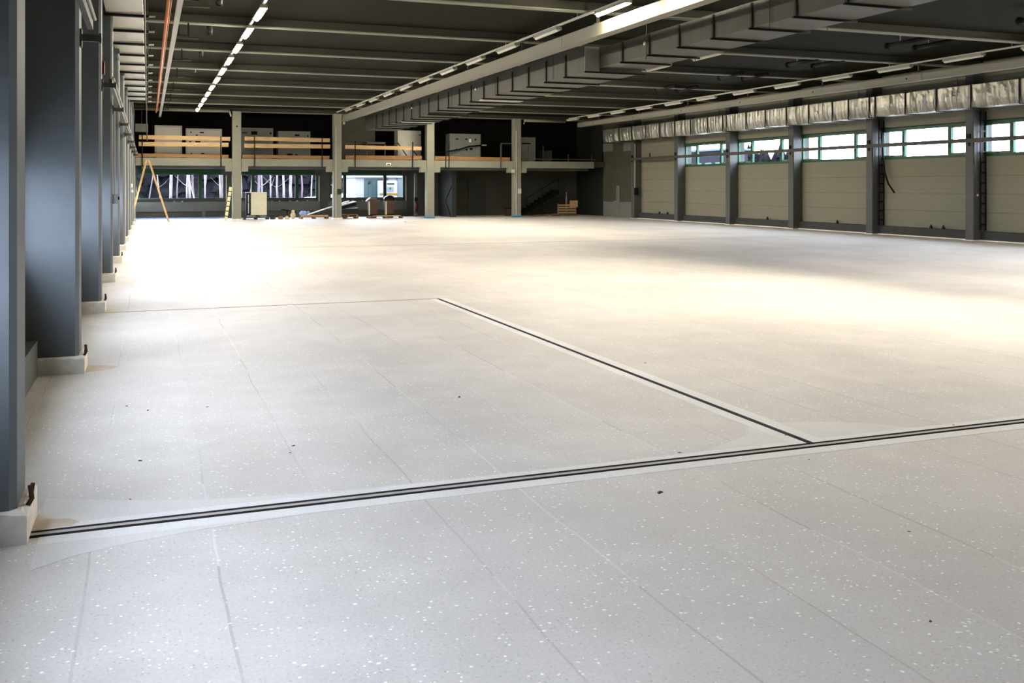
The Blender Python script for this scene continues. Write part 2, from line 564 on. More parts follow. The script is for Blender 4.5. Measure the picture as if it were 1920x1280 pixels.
# the last bay before the gallery: bare olive wall with pale repairs
box('wall_facing', 'olive_wall', wr, 27.28, 27.36, 51.08, 55.75, 0.0, 6.26)
MB().add([(27.26, 51.3, 0), (27.26, 55.7, 0), (27.26, 55.7, 0.93), (27.26, 54.3, 0.92), (27.26, 54.2, 1.0), (27.26, 53.5, 1.0), (27.26, 53.4, 0.93), (27.26, 51.3, 0.96),
          (27.28, 51.3, 0), (27.28, 55.7, 0), (27.28, 55.7, 0.93), (27.28, 54.3, 0.92), (27.28, 54.2, 1.0), (27.28, 53.5, 1.0), (27.28, 53.4, 0.93), (27.28, 51.3, 0.96)],
         [(0, 1, 2, 3, 4, 5, 6, 7), (15, 14, 13, 12, 11, 10, 9, 8)] + [((i + 1) % 8, i, i + 8, (i + 1) % 8 + 8) for i in range(8)]).build('white_patch', 'white_patch', wr)
box('white_patch', 'white_patch', wr, 27.24, 27.259, 53.41, 53.84, 0.42, 1.93)
box('white_patch', 'white_patch', wr, 27.25, 27.28, 54.36, 55.7, 4.10, 4.62)
box('white_patch', 'white_patch', wr, 27.25, 27.28, 51.9, 52.9, 4.05, 4.60)
for y, z in ((28.0, 0.33), (27.4, 0.33), (33.2, 0.33), (38.1, 0.33), (48.3, 0.33), (47.4, 0.33)):
    MB().box(27.14, 27.2, y - 0.05, y + 0.05, z, z + 0.09).tube([(27.17, y, z + 0.09), (27.17, y, z + 0.15)], 0.03, 6).build('pipe_stub', 'black_metal', wr)

# far wall with three ground-floor windows and a door
FW = [(-0.70, 4.30, (2.90,)), (5.02, 9.80, (5.95, 8.55)), (10.55, 15.30, (11.5, 14.05))]
mb = MB()
FZ0, FZ1 = 1.12, 2.62
mb.box(-1.6, 16.0, YF, YF + 0.3, 0, FZ0).box(-1.6, 16.0, YF, YF + 0.3, FZ1, 3.1)
xs = [-1.6] + [v for a, b, c in FW for v in (a, b)] + [16.0]
for i in range(0, len(xs), 2):
    mb.box(xs[i], xs[i + 1], YF, YF + 0.3, FZ0, FZ1)
mb.box(16.0, 27.7, YF, YF + 0.3, 0, 3.1)
wf = tag(mb.build('wall_far', 'far_wall'), 'far end wall under the gallery', kind='structure')
box('upper_wall', 'dark_wall', wf, -1.6, 27.7, YF, YF + 0.3, 3.1, ZD)
for i, (a, b, cuts) in enumerate(FW):
    w = empty('window_%d' % nwin, ((a + b) / 2, YF + 0.1, FZ0))
    nwin += 1
    tag(w, 'dark green framed window under the gallery, %s bay from the left' % ORD[i], kind='structure')
    y0, y1 = YF + 0.02, YF + 0.12
    MB().box(a, b, y0, y1, FZ0, FZ0 + 0.08).box(a, b, y0, y1, FZ1 - 0.05, FZ1).box(a, a + 0.09, y0, y1, FZ0 + 0.08, FZ1 - 0.05).box(b - 0.09, b, y0, y1, FZ0 + 0.08, FZ1 - 0.05).build('frame', 'dark_green', w)
    ed = [a + 0.09] + [v for c in cuts for v in (c - 0.1, c + 0.1)] + [b - 0.09]
    for c in cuts:
        box('mullion', 'dark_green', w, c - 0.1, c + 0.1, y0, y1, FZ0 + 0.08, FZ1 - 0.05)
    for p, q in zip(ed[0::2], ed[1::2]):
        box('pane', 'glass', w, p, q, y0 + 0.04, y0 + 0.052, FZ0 + 0.08, FZ1 - 0.05)
    box('shutter_box', 'dark_green', w, a + 0.2, b - 0.22, YF - 0.2, YF + 0.02, 2.62, 2.93)
    MB().box(a, b, YF - 0.14, YF + 0.0, FZ0 - 0.05, FZ0).build('sill', 'dark_paint', w)
    MB().tube([(b - 0.02 + 0.12, YF - 0.05, 2.55), (b + 0.1, YF - 0.05, 0.95)], 0.03, 6).build('pipe', 'white_metal', w)
    for q in range(6 if i else 3):
        xx = a + (b - a) * (0.3 + 0.11 * q + 0.02 * (q % 2))
        MB().blob((xx, YF - 0.06, FZ0 - 0.14), 0.06, 0.05, 0.06).build('valve', 'white_metal', w, True)
# knee wall heater housings below the windows
for i, (a, b, cuts) in enumerate(FW):
    MB().box(a - 0.1, b + 0.15, YF - 0.12, YF, 0.42, 0.98).build('radiator_casing', 'grey_paint', wf)
    box('support', 'grey_paint', wf, b - 1.3, b - 1.1, YF - 0.12, YF, 0.0, 0.42)
box('floor_trim', 'plastic_blue', wf, -0.9, 4.3, YF - 0.16, YF, 0.0, 0.06)
# wall in the dark right part, one step forward, with a door
d = empty('door_1', (20.2, YF - 0.1, 0))
tag(d, 'dark flush door in the shaded wall under the gallery', kind='structure')
box('leaf', 'door_grey', d, 19.68, 20.76, YF - 0.06, YF, 0.0, 2.08)
MB().box(19.56, 19.68, YF - 0.09, YF, 0, 2.2).box(20.76, 20.88, YF - 0.09, YF, 0, 2.2).box(19.68, 20.76, YF - 0.09, YF, 2.08, 2.2).build('frame', 'far_wall', d)
MB().tube([(19.8, YF - 0.06, 1.02), (19.8, YF - 0.12, 1.02), (19.93, YF - 0.12, 1.02)], 0.012, 6).build('handle', 'black_metal', d)
tag(box('wall_partition', 'dark_paint', None, 17.55, 17.85, 57.0, 60.0, 0.0, 3.0), 'dark cross wall under the gallery', kind='structure')
#tag(box('wall_corner', 'dark_wall', None, 24.0, 24.3, 58.2, 60.0, 0.0, 3.0), 'dark cross wall in the right corner under the gallery', kind='structure')
tag(box('wall_upper', 'far_wall', None, 10.75, 12.85, 57.5, 57.75, 3.43, ZD), 'grey block of wall on the gallery', kind='structure')
tag(box('wall_back', 'panel', None, -1.6, 27.7, YB - 0.3, YB, 0.0, ZD), 'wall behind the camera', kind='structure')

# ------------------------------------------------------------------ gallery (mezzanine) and its columns
MX = [4.60, 10.15, 15.66, 21.17]
mz = box('mezzanine', 'far_wall', None, -1.24, 27.28, 55.55, 60.0, 3.1, 3.43)
tag(mz, 'concrete gallery floor across the far end', kind='structure')
ends = [-0.62] + MX + [26.6]
for i in range(5):
    box('edge_beam', 'mezzanine_paint', mz, ends[i] + (0.24 if i else 0), ends[i + 1] - 0.24, 55.2, 55.55, 3.02, 3.43)
    box('joist', 'grey_paint', mz, ends[i] + 0.3, ends[i + 1] - 0.3, 55.9, 56.1, 2.86, 3.1)


def plinth(mb_col, x0, x1, y0, y1, z):
    """painted base with a ragged upper edge"""
    n = 7
    per = []
    c = [(x0, y0), (x1, y0), (x1, y1), (x0, y1)]
    for i in range(4):
        p, q = c[i], c[(i + 1) % 4]
        for k in range(n):
            t = k / n
            per.append((p[0] + (q[0] - p[0]) * t, p[1] + (q[1] - p[1]) * t))
    m = len(per)
    cx, cy = (x0 + x1) / 2, (y0 + y1) / 2
    vs = [(x, y, 0) for x, y in per]
    vs += [(x, y, z - 0.015 + random.uniform(-0.014, 0.012)) for x, y in per]
    vs += [(cx + (x - cx) * 0.86, cy + (y - cy) * 0.86, z) for x, y in per]
    fs = [tuple(range(m - 1, -1, -1))]
    for r in (0, 1):
        fs += [(r * m + i, r * m + (i + 1) % m, (r + 1) * m + (i + 1) % m, (r + 1) * m + i) for i in range(m)]
    fs.append(tuple(range(2 * m, 3 * m)))
    return mb_col.add(vs, fs)


# left row
for i, y in enumerate(G[3:]):
    c = empty('column', (-0.86, y, 0))
    tag(c, 'blue-grey column in the left row, %s counted from the camera' % ORD[i], 'column', 'columns of the left row')
    box('shaft', 'column_paint', c, -1.24, -0.655, y - 0.16, y + 0.27, 0.02, 6.03, ch=0.035)
    plinth(MB(), -1.06, -0.60, y - 0.2, y + 0.31, 0.175).build('plinth', 'cream_plinth', c)
    if i < 5:
        MB().tube([(-0.612, y - 0.06, 0.16), (-0.59, y - 0.05, 0.2), (-0.60, y - 0.04, 0.27)], 0.014, 5).tube([(-0.612, y + 0.1, 0.16), (-0.6, y + 0.1, 0.24)], 0.012, 5).build('anchor_bolt', 'rust', c)
    # bracket arm that carries the side rail
    if i >= 1:
        MB().box(-0.655, -0.45, y - 0.02, y + 0.04, 3.40, 3.47).box(-0.655, -0.635, y - 0.06, y + 0.08, 3.34, 3.52).box(-0.47, -0.45, y - 0.03, y + 0.05, 3.385, 3.485).build('bracket', 'rail_paint', c)
    if i == 2:
        MB().box(-0.655, -0.62, y + 0.2, y + 0.27, 3.62, 3.82).build('alarm_box', 'red_paint', c)
    if i == 3:
        e = MB().box(-0.655, -0.56, y - 0.1, y + 0.12, 1.55, 1.74).build('switch_box', 'grey_paint', c)
        MB().tube([(-0.56, y, 1.66), (-0.53, y, 1.66)], 0.03, 8).build('knob', 'black_rubber', e)
        MB().tube([(-0.62, y, 1.74), (-0.62, y, 3.4)], 0.012, 6).build('conduit', 'white_metal', c)
    if i >= 5:
        MB().tube([(-0.63, y - 0.05, 0.2), (-0.63, y - 0.05, 3.36)], 0.02, 6).build('conduit', 'white_metal', c)
    if i == 7:
        MB().blob((-0.6, y, 1.92), 0.06, 0.06, 0.08).blob((-0.58, y, 1.7), 0.05, 0.05, 0.06).build('valve', 'fridge_cream', c, True)

# right row
for i, y in enumerate(G[6:13]):
    c = empty('column', (27.05, y, 0))
    tag(c, 'grey column of the right wall, %s counted from the far corner' % ORD[6 - i], 'column', 'columns of the right wall')
    box('shaft', 'column_grey', c, 26.80, 27.3, y - 0.22, y + 0.15, 0.02, 6.03, ch=0.02)
    box('plinth', 'cream_plinth', c, 26.77, 27.29, y - 0.24, y + 0.17, 0.0, 0.03)
    MB().box(26.74, 26.80, y - 0.10, y + 0.02, 3.56, 3.72).box(26.76, 26.80, y - 0.07, y - 0.01, 3.30, 3.43).build('bracket', 'black_metal', c)
    if i == 1:
        MB().tube([(26.98, y - 0.22, 1.59), (26.98, y - 0.236, 1.59)], 0.04, 10).build('sticker', 'sticker_white', c)
    if i == 6:
        MB().tube([(26.86, y - 0.24, 1.8), (26.86, y - 0.24, 4.4)], 0.025, 6).build('conduit', 'white_metal', c)
        MB().box(26.8, 27.0, y - 0.4, y - 0.22, 1.4, 1.8).build('switch_box', 'black_metal', c)
    if i in (1, 2, 3):
        MB().tube([(26.82, y - 0.232, 2.6), (26.82, y - 0.232, 3.5)], 0.01, 5).build('cable', 'black_rubber', c)

# gallery columns
for i, x in enumerate(MX):
    c = empty('column', (x, 55.4, 0))
    tag(c, 'pale grey gallery column with corbels, %s from the left' % ORD[i], 'column', 'columns carrying the gallery')
    box('shaft', 'mezzanine_paint', c, x - 0.235, x + 0.235, 55.12, 55.58, 0.02, 6.03, ch=0.02)
    MB().box(x - 0.60, x - 0.235, 55.16, 55.54, 2.72, 3.02).box(x + 0.235, x + 0.60, 55.16, 55.54, 2.72, 3.02).build('corbel', 'mezzanine_paint', c)
    box('foot', 'cream_plinth' if i < 2 else 'blue_tape', c, x - 0.27, x + 0.27, 55.09, 55.6, 0.0, 0.1)
    if i in (1, 3):
        MB().tube([(x - 0.1, 55.09, 0.12), (x - 0.1, 55.09, 5.3)], 0.025, 6).build('conduit', 'white_metal', c)
        MB().box(x + 0.0, x + 0.2, 55.02, 55.12, 1.45, 1.75).build('switch_box', 'dark_paint' if i == 1 else 'cabinet', c)
    if i == 3:
        MB().box(x - 0.42, x - 0.24, 55.0, 55.14, 2.72, 2.92).build('siren', 'cabinet', c)
    if i == 0:
        MB().tube([(x, 55.12, 5.2), (x, 55.105, 5.2)], 0.05, 8).build('hole', 'black_rubber', c)
MB_sign = MB().box(13.0, 13.28, 55.19, 55.2, 3.12, 3.26).build('beam_sign', 'sticker_white')
tag(MB_sign, 'small white sign with a dark mark on the gallery beam', 'sign')
box('mark', 'black_rubber', MB_sign, 13.06, 13.22, 55.185, 55.19, 3.14, 3.2)

# timber guard rails
GUARD = [('first', [(-0.43, 4.25, 4.40, 4.62), (-0.45, 4.16, 4.05, 4.28), (-0.62, 4.16, 3.45, 3.64)], [-0.27, 3.75], 2.98, 4.66),
         ('second', [(5.02, 9.72, 4.42, 4.64), (5.0, 9.74, 4.04, 4.27), (4.9, 9.7, 3.45, 3.64)], [5.54, 9.28], 2.98, 4.66),
         ('third', [(10.6, 15.12, 4.03, 4.25), (10.62, 15.14, 3.45, 3.68)], [11.17, 14.58], 2.98, 4.5),
         ('fourth', [(15.95, 20.7, 3.45, 3.67)], [16.6, 16.8, 20.08], 2.98, 4.45)]
for n, planks, posts, z0, z1 in GUARD:
    g = empty('guard_rail', (planks[0][0], 55.15, 3.43))
    tag(g, 'raw timber guard rail on the gallery edge, %s bay from the left' % n, 'guard rail', 'timber guard rails along the gallery')
    for j, (x0, x1, a, b) in enumerate(planks):
        dz = 0.012 * (-1) ** j
        MB().add([(x0, 55.19, a + dz), (x1, 55.19, a - dz), (x1, 55.225, a - dz), (x0, 55.225, a + dz), (x0, 55.19, b + dz), (x1, 55.19, b - dz), (x1, 55.225, b - dz), (x0, 55.225, b + dz)],
                 [(3, 2, 1, 0), (4, 5, 6, 7), (0, 1, 5, 4), (1, 2, 6, 5), (2, 3, 7, 6), (3, 0, 4, 7)]).build('plank', 'timber' if a > 4 else 'timber_brown', g)
    for x in posts:
        MB().box(x - 0.025, x + 0.025, 55.135, 55.185, z0, z1).box(x - 0.025, x + 0.025, 55.185, 55.5, z0 - 0.03, z0 + 0.01).build('post', 'black_metal' if x < 18 else 'rail_paint', g)
# steel railing on the right end of the gallery
g = empty('steel_railing', (20.8, 55.8, 3.43))
tag(g, 'small welded steel frame railing on the gallery beside the rightmost column', 'railing')
MB().box(20.29, 20.35, 55.7, 55.75, 3.43, 4.5).build('post', 'rail_paint', g)
MB().box(21.30, 21.36, 55.7, 55.75, 3.43, 4.5).build('post', 'rail_paint', g)
MB().box(20.29, 21.36, 55.7, 55.75, 4.5, 4.56).build('top_rail', 'rail_paint', g)
g = empty('steel_railing', (24.0, 55.3, 3.43))
tag(g, 'thin dark railing on the gallery edge in the right corner', 'railing')
for x in (21.9, 22.9, 24.6, 26.2):
    MB().box(x - 0.02, x + 0.02, 55.2, 55.24, 3.43, 4.4 if x < 24 else 3.9).build('post', 'rail_paint', g)
MB().box(21.45, 26.5, 55.2, 55.24, 3.55, 3.6).build('rail', 'rail_paint', g)


# cabinets on the gallery
def cabinet(label, x0, x1, y, z1, m='cabinet', depth=0.9, slots=(), trim=True, z0=3.43):
    c = empty('equipment_cabinet', ((x0 + x1) / 2, y + depth / 2, z0))
    tag(c, label, 'cabinet', 'machine cabinets stored on the gallery')
    body = MB().box(x0, x1, y, y + depth, z0 + 0.08, z1).box(x0 + 0.08, x1 - 0.08, y + 0.08, y + depth - 0.08, z0, z0 + 0.08).build('body', m, c)
    if trim:
        mb = MB()
        mb.box(x0, x0 + 0.09, y - 0.03, y, z0 + 0.1, z1).box(x1 - 0.09, x1, y - 0.03, y, z0 + 0.1, z1).box(x0 + 0.09, x1 - 0.09, y - 0.03, y, z1 - 0.1, z1).box(x0 + 0.09, x1 - 0.09, y - 0.03, y, z0 + 0.1, z0 + 0.2)
        mb.build('trim', 'white_metal' if m == 'cabinet' else m, c)
    for sx, sz, w, h in slots:
        xx, zz = x0 + (x1 - x0) * sx, z0 + (z1 - z0) * sz
        MB().box(xx - w / 2, xx + w / 2, y - 0.015, y + 0.01, zz - h / 2, zz + h / 2, M=None).build('slot', 'black_rubber', body)
    return c


cabinet('tall white machine cabinet on the gallery behind the leftmost guard rail', 0.36, 1.79, 56.9, 5.27)
cabinet('white slotted machine cabinet behind the right half of the leftmost guard rail', 2.0, 3.93, 57.0, 5.14,
        slots=((0.14, 0.87, 0.07, 0.07), (0.44, 0.87, 0.22, 0.07), (0.30, 0.78, 0.13, 0.06), (0.12, 0.56, 0.12, 0.06), (0.33, 0.56, 0.28, 0.09), (0.15, 0.16, 0.06, 0.12), (0.46, 0.18, 0.18, 0.07)))
cabinet('dull grey cabinet with control window beside the leftmost gallery column', 4.95, 6.77, 57.0, 5.24, 'cabinet_dull',
        slots=((0.12, 0.84, 0.3, 0.05), (0.42, 0.84, 0.34, 0.2), (0.92, 0.84, 0.1, 0.1), (0.14, 0.14, 0.26, 0.1), (0.36, 0.14, 0.1, 0.1)))
cabinet('dull grey cabinet behind the right half of the second guard rail', 7.07, 8.9, 57.0, 5.10, 'cabinet_dull',
        slots=((0.58, 0.86, 0.26, 0.1), (0.92, 0.84, 0.06, 0.1), (0.35, 0.18, 0.3, 0.12), (0.56, 0.16, 0.12, 0.12)))
cabinet('bright white tall panel cabinet beside the third gallery column', 14.11, 15.55, 56.9, 5.27, slots=((0.95, 0.86, 0.14, 0.05),), trim=False)
cabinet('grey clipped-corner cabinet with rows of slots on the gallery', 17.4, 19.4, 57.0, 5.14, 'cabinet_dull', depth=0.8,
        slots=((0.24, 0.81, 0.18, 0.07), (0.54, 0.81, 0.16, 0.07), (0.84, 0.80, 0.1, 0.1), (0.24, 0.43, 0.18, 0.08), (0.55, 0.43, 0.14, 0.1), (0.7, 0.46, 0.18, 0.12), (0.52, 0.1, 0.1, 0.1)))
MB_l = MB().box(18.66, 18.78, 56.97, 56.985, 4.63, 4.82).build('paper_notice', 'sticker_white')
tag(MB_l, 'small white notice on the grey slotted gallery cabinet', 'notice')
cabinet('dim grey cabinet just right of the rightmost gallery column', 22.05, 23.1, 57.0, 5.0, 'cabinet_dull', slots=((0.4, 0.75, 0.6, 0.08),))
cabinet('low dark cabinet in the right corner of the gallery', 23.9, 24.5, 57.6, 4.2, 'far_wall', trim=False)
# low frame trolley behind the third guard rail
g = empty('frame_trolley', (12.8, 57.0, 3.43))
tag(g, 'low grey tubular frame trolley behind the third guard rail', 'trolley')
for x in (12.2, 13.3):
    MB().box(x, x + 0.06, 56.9, 56.96, 3.43, 4.5).build('upright', 'grey_paint', g)
MB().box(12.2, 13.36, 56.9, 57.5, 4.42, 4.55).build('shelf', 'grey_paint', g)
# black hoses and poking rods
t = MB().tube([(15.8, 56.1, 3.47), (16.2, 56.2, 3.9), (16.9, 56.6, 3.98), (17.9, 56.8, 4.15), (18.6, 56.8, 4.36), (19.4, 56.85, 4.44)], 0.045, 8).build('black_hose', 'black_rubber', None, True)
tag(t, 'thick black hose lying across the front of the slotted gallery cabinet', 'hose')
for e in ((16.05, 56.2, 4.03), (19.6, 56.85, 4.45)):
    MB().tube([(e[0] - 0.15, e[1], e[2]), (e[0] + 0.15, e[1], e[2])], 0.04, 8).build('coupling', 'white_metal', t)
for nm, p in (('first', ((14.05, 56.7, 4.52), (14.75, 56.4, 3.44))), ('second', ((15.0, 56.85, 4.1), (15.5, 56.5, 3.44)))):
    t = MB().tube(p, 0.03, 6).build('steel_rod', 'black_metal')
    tag(t, 'dark rod leaning at the bright white gallery cabinet, %s from the left' % nm, 'rod')

# ------------------------------------------------------------------ lamps
def lamp_mesh():
    hs = MB().prism_y([(-0.09, 0.0), (-0.055, 0.075), (0.055, 0.075), (0.09, 0.0), (0.078, 0.0), (0.05, 0.05), (-0.05, 0.05), (-0.078, 0.0)], -0.76, 0.76)
    df = MB().tube([(0, -0.75, 0.012), (0, 0.75, 0.0)], 0.055, 8)
    return hs, df


hs, df = lamp_mesh()
lamp0 = empty('batten_lamp', (0, 0, 0))
hs_o = hs.build('housing', 'white_metal', lamp0)
for sy in (-0.77, 0.77):
    MB().box(-0.08, 0.08, sy - 0.01, sy + 0.01, 0.0, 0.075).build('end_cap', 'channel', hs_o)
tb = df.build('tube', 'tube_lit', lamp0)
lamp1 = copy_tree(lamp0, (0, 0, 0))
for ch in lamp1.children:
    if ch.name.startswith('tube'):
        ch.data = ch.data.copy()
        ch.data.materials[0] = MATS['tube_off']
protos = {True: lamp0, False: lamp1}
fresh = {True: True, False: True}


def lamp(x, y, z, lit, label, group):
    if fresh[lit]:
        o = protos[lit]
        fresh[lit] = False
        o.location = (x, y, z)
    else:
        o = copy_tree(protos[lit], (0, 0, 0))
        o.location = (x, y, z)
    tag(o, label, 'lamp', group)


ROWX = [2.42, 9.75, 16.05, 23.75]
ROWN = ['left', 'middle', 'duct-side', 'right']
ZL = 5.87
for r, x in enumerate(ROWX):
    t = empty('lamp_track', (x, 30, 5.95))
    tag(t, 'slim pale lamp track hung along the hall, %s of four' % ('leftmost', 'second from left', 'third from left', 'rightmost')[r], 'track', 'lamp tracks under the roof')
    y1 = 53.2 if r else 54.0
    box('rail', 'white_metal', t, x - 0.03, x + 0.03, -3.0, y1, 5.955, 6.0)
    for y in G[2:13]:
        if y < y1:
            MB().tube([(x, y + 0.45, 6.0), (x, y + 0.45, ZD)], 0.008, 5).build('hanger', 'white_metal', t)
ys1 = [22.85 + 2.96 * k for k in range(11)]
for k, y in enumerate(ys1):
    lamp(ROWX[0], y, ZL, True, 'lit tube lamp in the left row, %s from the near end' % ORD[k], 'lit lamps of the left row')
lamp(ROWX[1], 19.45, ZL, True, 'only lit tube lamp in view on the second track, at the top edge', 'lamps of the second track')
for k in range(10):
    lamp(ROWX[1], 23.25 + 2.95 * k, ZL, False, 'unlit tube lamp on the second track, %s beyond the lit one' % ORD[k], 'lamps of the second track')
for k, y in enumerate((25.6, 28.6)):
    lamp(ROWX[2], y, ZL, False, 'unlit tube lamp peeping out below the big duct, %s from the near end' % ORD[k], 'lamps of the third track')
for k in range(12):
    lamp(ROWX[3], 20.2 + 2.95 * k, ZL, False, 'unlit tube lamp on the rightmost track, %s from the near end' % ORD[k], 'lamps of the rightmost track')
for k in range(8):  # unseen lamps added to brighten the far right floor
    lamp(ROWX[2], 32.2 + 2.96 * k, ZL, True, 'added lit tube lamp hidden behind the big duct, %s from the near end' % ORD[k], 'added lit lamps behind the duct')
# unseen lit lamps assumed on three tracks, added to brighten the near floor
ADDED_NEAR_LIT = [(ROWX[1], y) for y in (16.5, 13.5, 10.6)] + [(ROWX[2], y) for y in (14.0, 11.0, 8.0)] + [(ROWX[3], y) for y in (17.2, 14.2, 11.2)]
for x, y in ADDED_NEAR_LIT:
    lamp(x, y, ZL, True, 'unseen lit tube lamp added above the near right part of the hall', 'added lit lamps over the near part')

# ------------------------------------------------------------------ channels, ducts, pipes
c = empty('cable_channel', (10.1, 30, 5.48))
tag(c, 'long pale boxed channel running under the second lamp track to the gallery', 'channel')
yy = [-2.0, 12.0, 22.9, 37.0, 53.0]
for a, b in zip(yy[:-1], yy[1:]):
    MB().prism_y([(9.98, 5.47), (9.98, 5.50), (10.02, 5.50), (10.02, 5.78), (10.24, 5.78), (10.24, 5.50), (10.28, 5.50), (10.28, 5.47)], a + 0.01, b - 0.01).build('section', 'channel', c)
MB().box(10.05, 10.15, 52.9, 53.0, 5.3, 5.45).build('end_lamp', 'white_metal', c)
for y in G[3:13]:
    if y < 53:
        MB().box(10.06, 10.12, y - 0.03, y + 0.03, 5.78, 6.029).box(10.0, 10.26, y - 0.05, y + 0.05, 5.78, 5.80).build('hanger', 'rail_paint', c)
c = empty('cable_channel', (24.6, 30, 5.48))
tag(c, 'long pale boxed channel running under the rightmost lamp track', 'channel')
yy = [10.0, 25.6, 38.0, 53.5]
for a, b in zip(yy[:-1], yy[1:]):
    MB().prism_y([(24.48, 5.48), (24.44, 5.54), (24.44, 5.70), (24.48, 5.76), (24.72, 5.76), (24.76, 5.70), (24.76, 5.54), (24.72, 5.48)], a + 0.01, b - 0.01).build('section', 'channel', c)
for y in G[5:13]:
    if y < 53:
        MB().box(24.57, 24.63, y - 0.03, y + 0.03, 5.76, 6.029).box(24.48, 24.74, y - 0.05, y + 0.05, 5.76, 5.78).build('hanger', 'rail_paint', c)
        MB().tube([(24.43, y + 0.4, 5.6), (24.44, y + 0.4, 5.6)], 0.03, 8).build('hole', 'black_rubber', c)

# central duct: plain near section, larger section beyond the step
c = empty('air_duct', (12.1, 30, 5.08))
tag(c, 'big dull sheet-metal air duct crossing the middle of the ceiling', 'duct')
for a, b in [(8.0 + 1.42 * k, 8.0 + 1.42 * (k + 1)) for k in range(11)]:
    box('duct_section', 'duct_dull', c, 11.42, 12.72, a + 0.006, b - 0.006, 5.10, 5.62)
ya = 8.0 + 1.42 * 11
yb = ya
k = 0
while yb < 51:
    a, b = yb, yb + 1.42
    z0 = 5.0 if a < 39 else 4.93
    box('duct_section', 'duct_dull', c, 11.08, 12.74, a + 0.006, b - 0.006, z0, 5.72)
    if k in (6, 14):
        box('grille', 'cabinet', c, 11.15, 12.68, a + 0.3, a + 0.75, z0 - 0.04, z0)  # pale plate stands in for a bright lit strip under the duct
    yb = b
    k += 1
box('step_plate', 'cabinet_dull', c, 11.0, 11.42, ya - 0.04, ya, 5.0, 5.66)
for k in range(30):
    y = 8.0 + 1.42 * k
    if y > 50.5:
        break
    z0 = 5.10 if y < ya - 0.1 else (5.0 if y < 39 else 4.93)
    x0 = 11.36 if y < ya - 0.1 else 11.02
    h = MB().box(x0 - 0.02, 12.82, y - 0.025, y + 0.025, z0 - 0.045, z0 - 0.005)
    h.build('hanger_bar', 'black_metal', c)
    box('flange', 'dark_paint', c, x0 + 0.02, 11.419 if y < ya - 0.1 else 11.079, y - 0.03, y + 0.03, z0, 5.6)
for y in G[4:12]:
    for x in (11.39 if y < ya else 11.05, 12.77):
        MB().tube([(x, y, 5.0), (x, y, 6.029)], 0.009, 5).build('rod', 'rail_paint', c)
for y in (33.0, 42.0, 21.0):
    MB().blob((11.05 if y > 24 else 11.4, y, 5.4), 0.03, 0.05, 0.05).build('sticker', 'sticker_white', c, True)

# right duct: wrinkled foil jacket
c = empty('air_duct', (26.2, 38, 4.55))
tag(c, 'wrinkled foil-wrapped air duct along the top of the right wall', 'duct')
straps = [15.6, 17.1, 18.6, 20.1, 21.6, 23.07, 25.01, 26.54, 28.03, 29.6, 29.92, 31.1, 32.06, 33.56, 35.08, 36.61, 38.1, 39.74, 40.05, 41.4, 43.0, 44.6, 46.2, 47.8, 49.4, 51.0, 53.2]
for a, b in zip(straps[:-1], straps[1:]):
    n = max(3, int((b - a) / 0.09))
    nz = 7
    vs, fs = [], []
    rnd = [random.uniform(-1, 1) for _ in range(n + 1)]
    for i in range(n + 1):
        y = a + 0.012 + (b - a - 0.024) * i / n
        env = math.sin(math.pi * i / n) ** 0.4 if 0 < i < n else 0
        for j in range(nz + 1):
            t = j / nz
            z = 4.56 + 0.76 * t
            amp = 0.055 * (1 - t) ** 0.9 + 0.007
            vs.append((26.0 + env * (amp * rnd[i] - 0.012 * math.sin(math.pi * t)) + 0.09 * (1 - t) ** 4 + random.uniform(-.006, .006) * env, y, z + (0.012 * rnd[(i * 3) % (n + 1)] * env if j == 0 else 0)))
    w = nz + 1
    for i in range(n):
        for j in range(nz):
            fs.append((i * w + j, i * w + j + 1, (i + 1) * w + j + 1, (i + 1) * w + j))
    m0 = len(vs)
    for i in range(n + 1):
        y = a + 0.012 + (b - a - 0.024) * i / n
        vs += [(26.72, y, 4.56), (26.72, y, 5.32)]
    for i in range(n):
        fs.append((i * w, (i + 1) * w, m0 + 2 * (i + 1), m0 + 2 * i))
        fs.append((i * w + nz, m0 + 2 * i + 1, m0 + 2 * i + 3, (i + 1) * w + nz))
        fs.append((m0 + 2 * i, m0 + 2 * i + 2, m0 + 2 * i + 3, m0 + 2 * i + 1))
    MB().add(vs, fs).build('foil_section', 'duct_foil', c, False)
for k, y in enumerate(straps):
    MB().box(25.965, 25.995, y - 0.02, y + 0.02, 4.54, 5.33).box(25.99, 26.73, y - 0.02, y + 0.02, 4.525, 4.55).box(25.99, 26.73, y - 0.02, y + 0.02, 5.33, 5.345).build('strap', 'black_metal', c)
for y in G[6:13]:
    MB().tube([(26.3, y, 5.33), (26.3, y, 6.029)], 0.009, 5).build('rod', 'rail_paint', c)
for y in (23.6, 33.0, 46.8, 52.0):
    MB().blob((25.96, y, 4.95), 0.02, 0.05, 0.07).build('sticker', 'sticker_white', c, True)

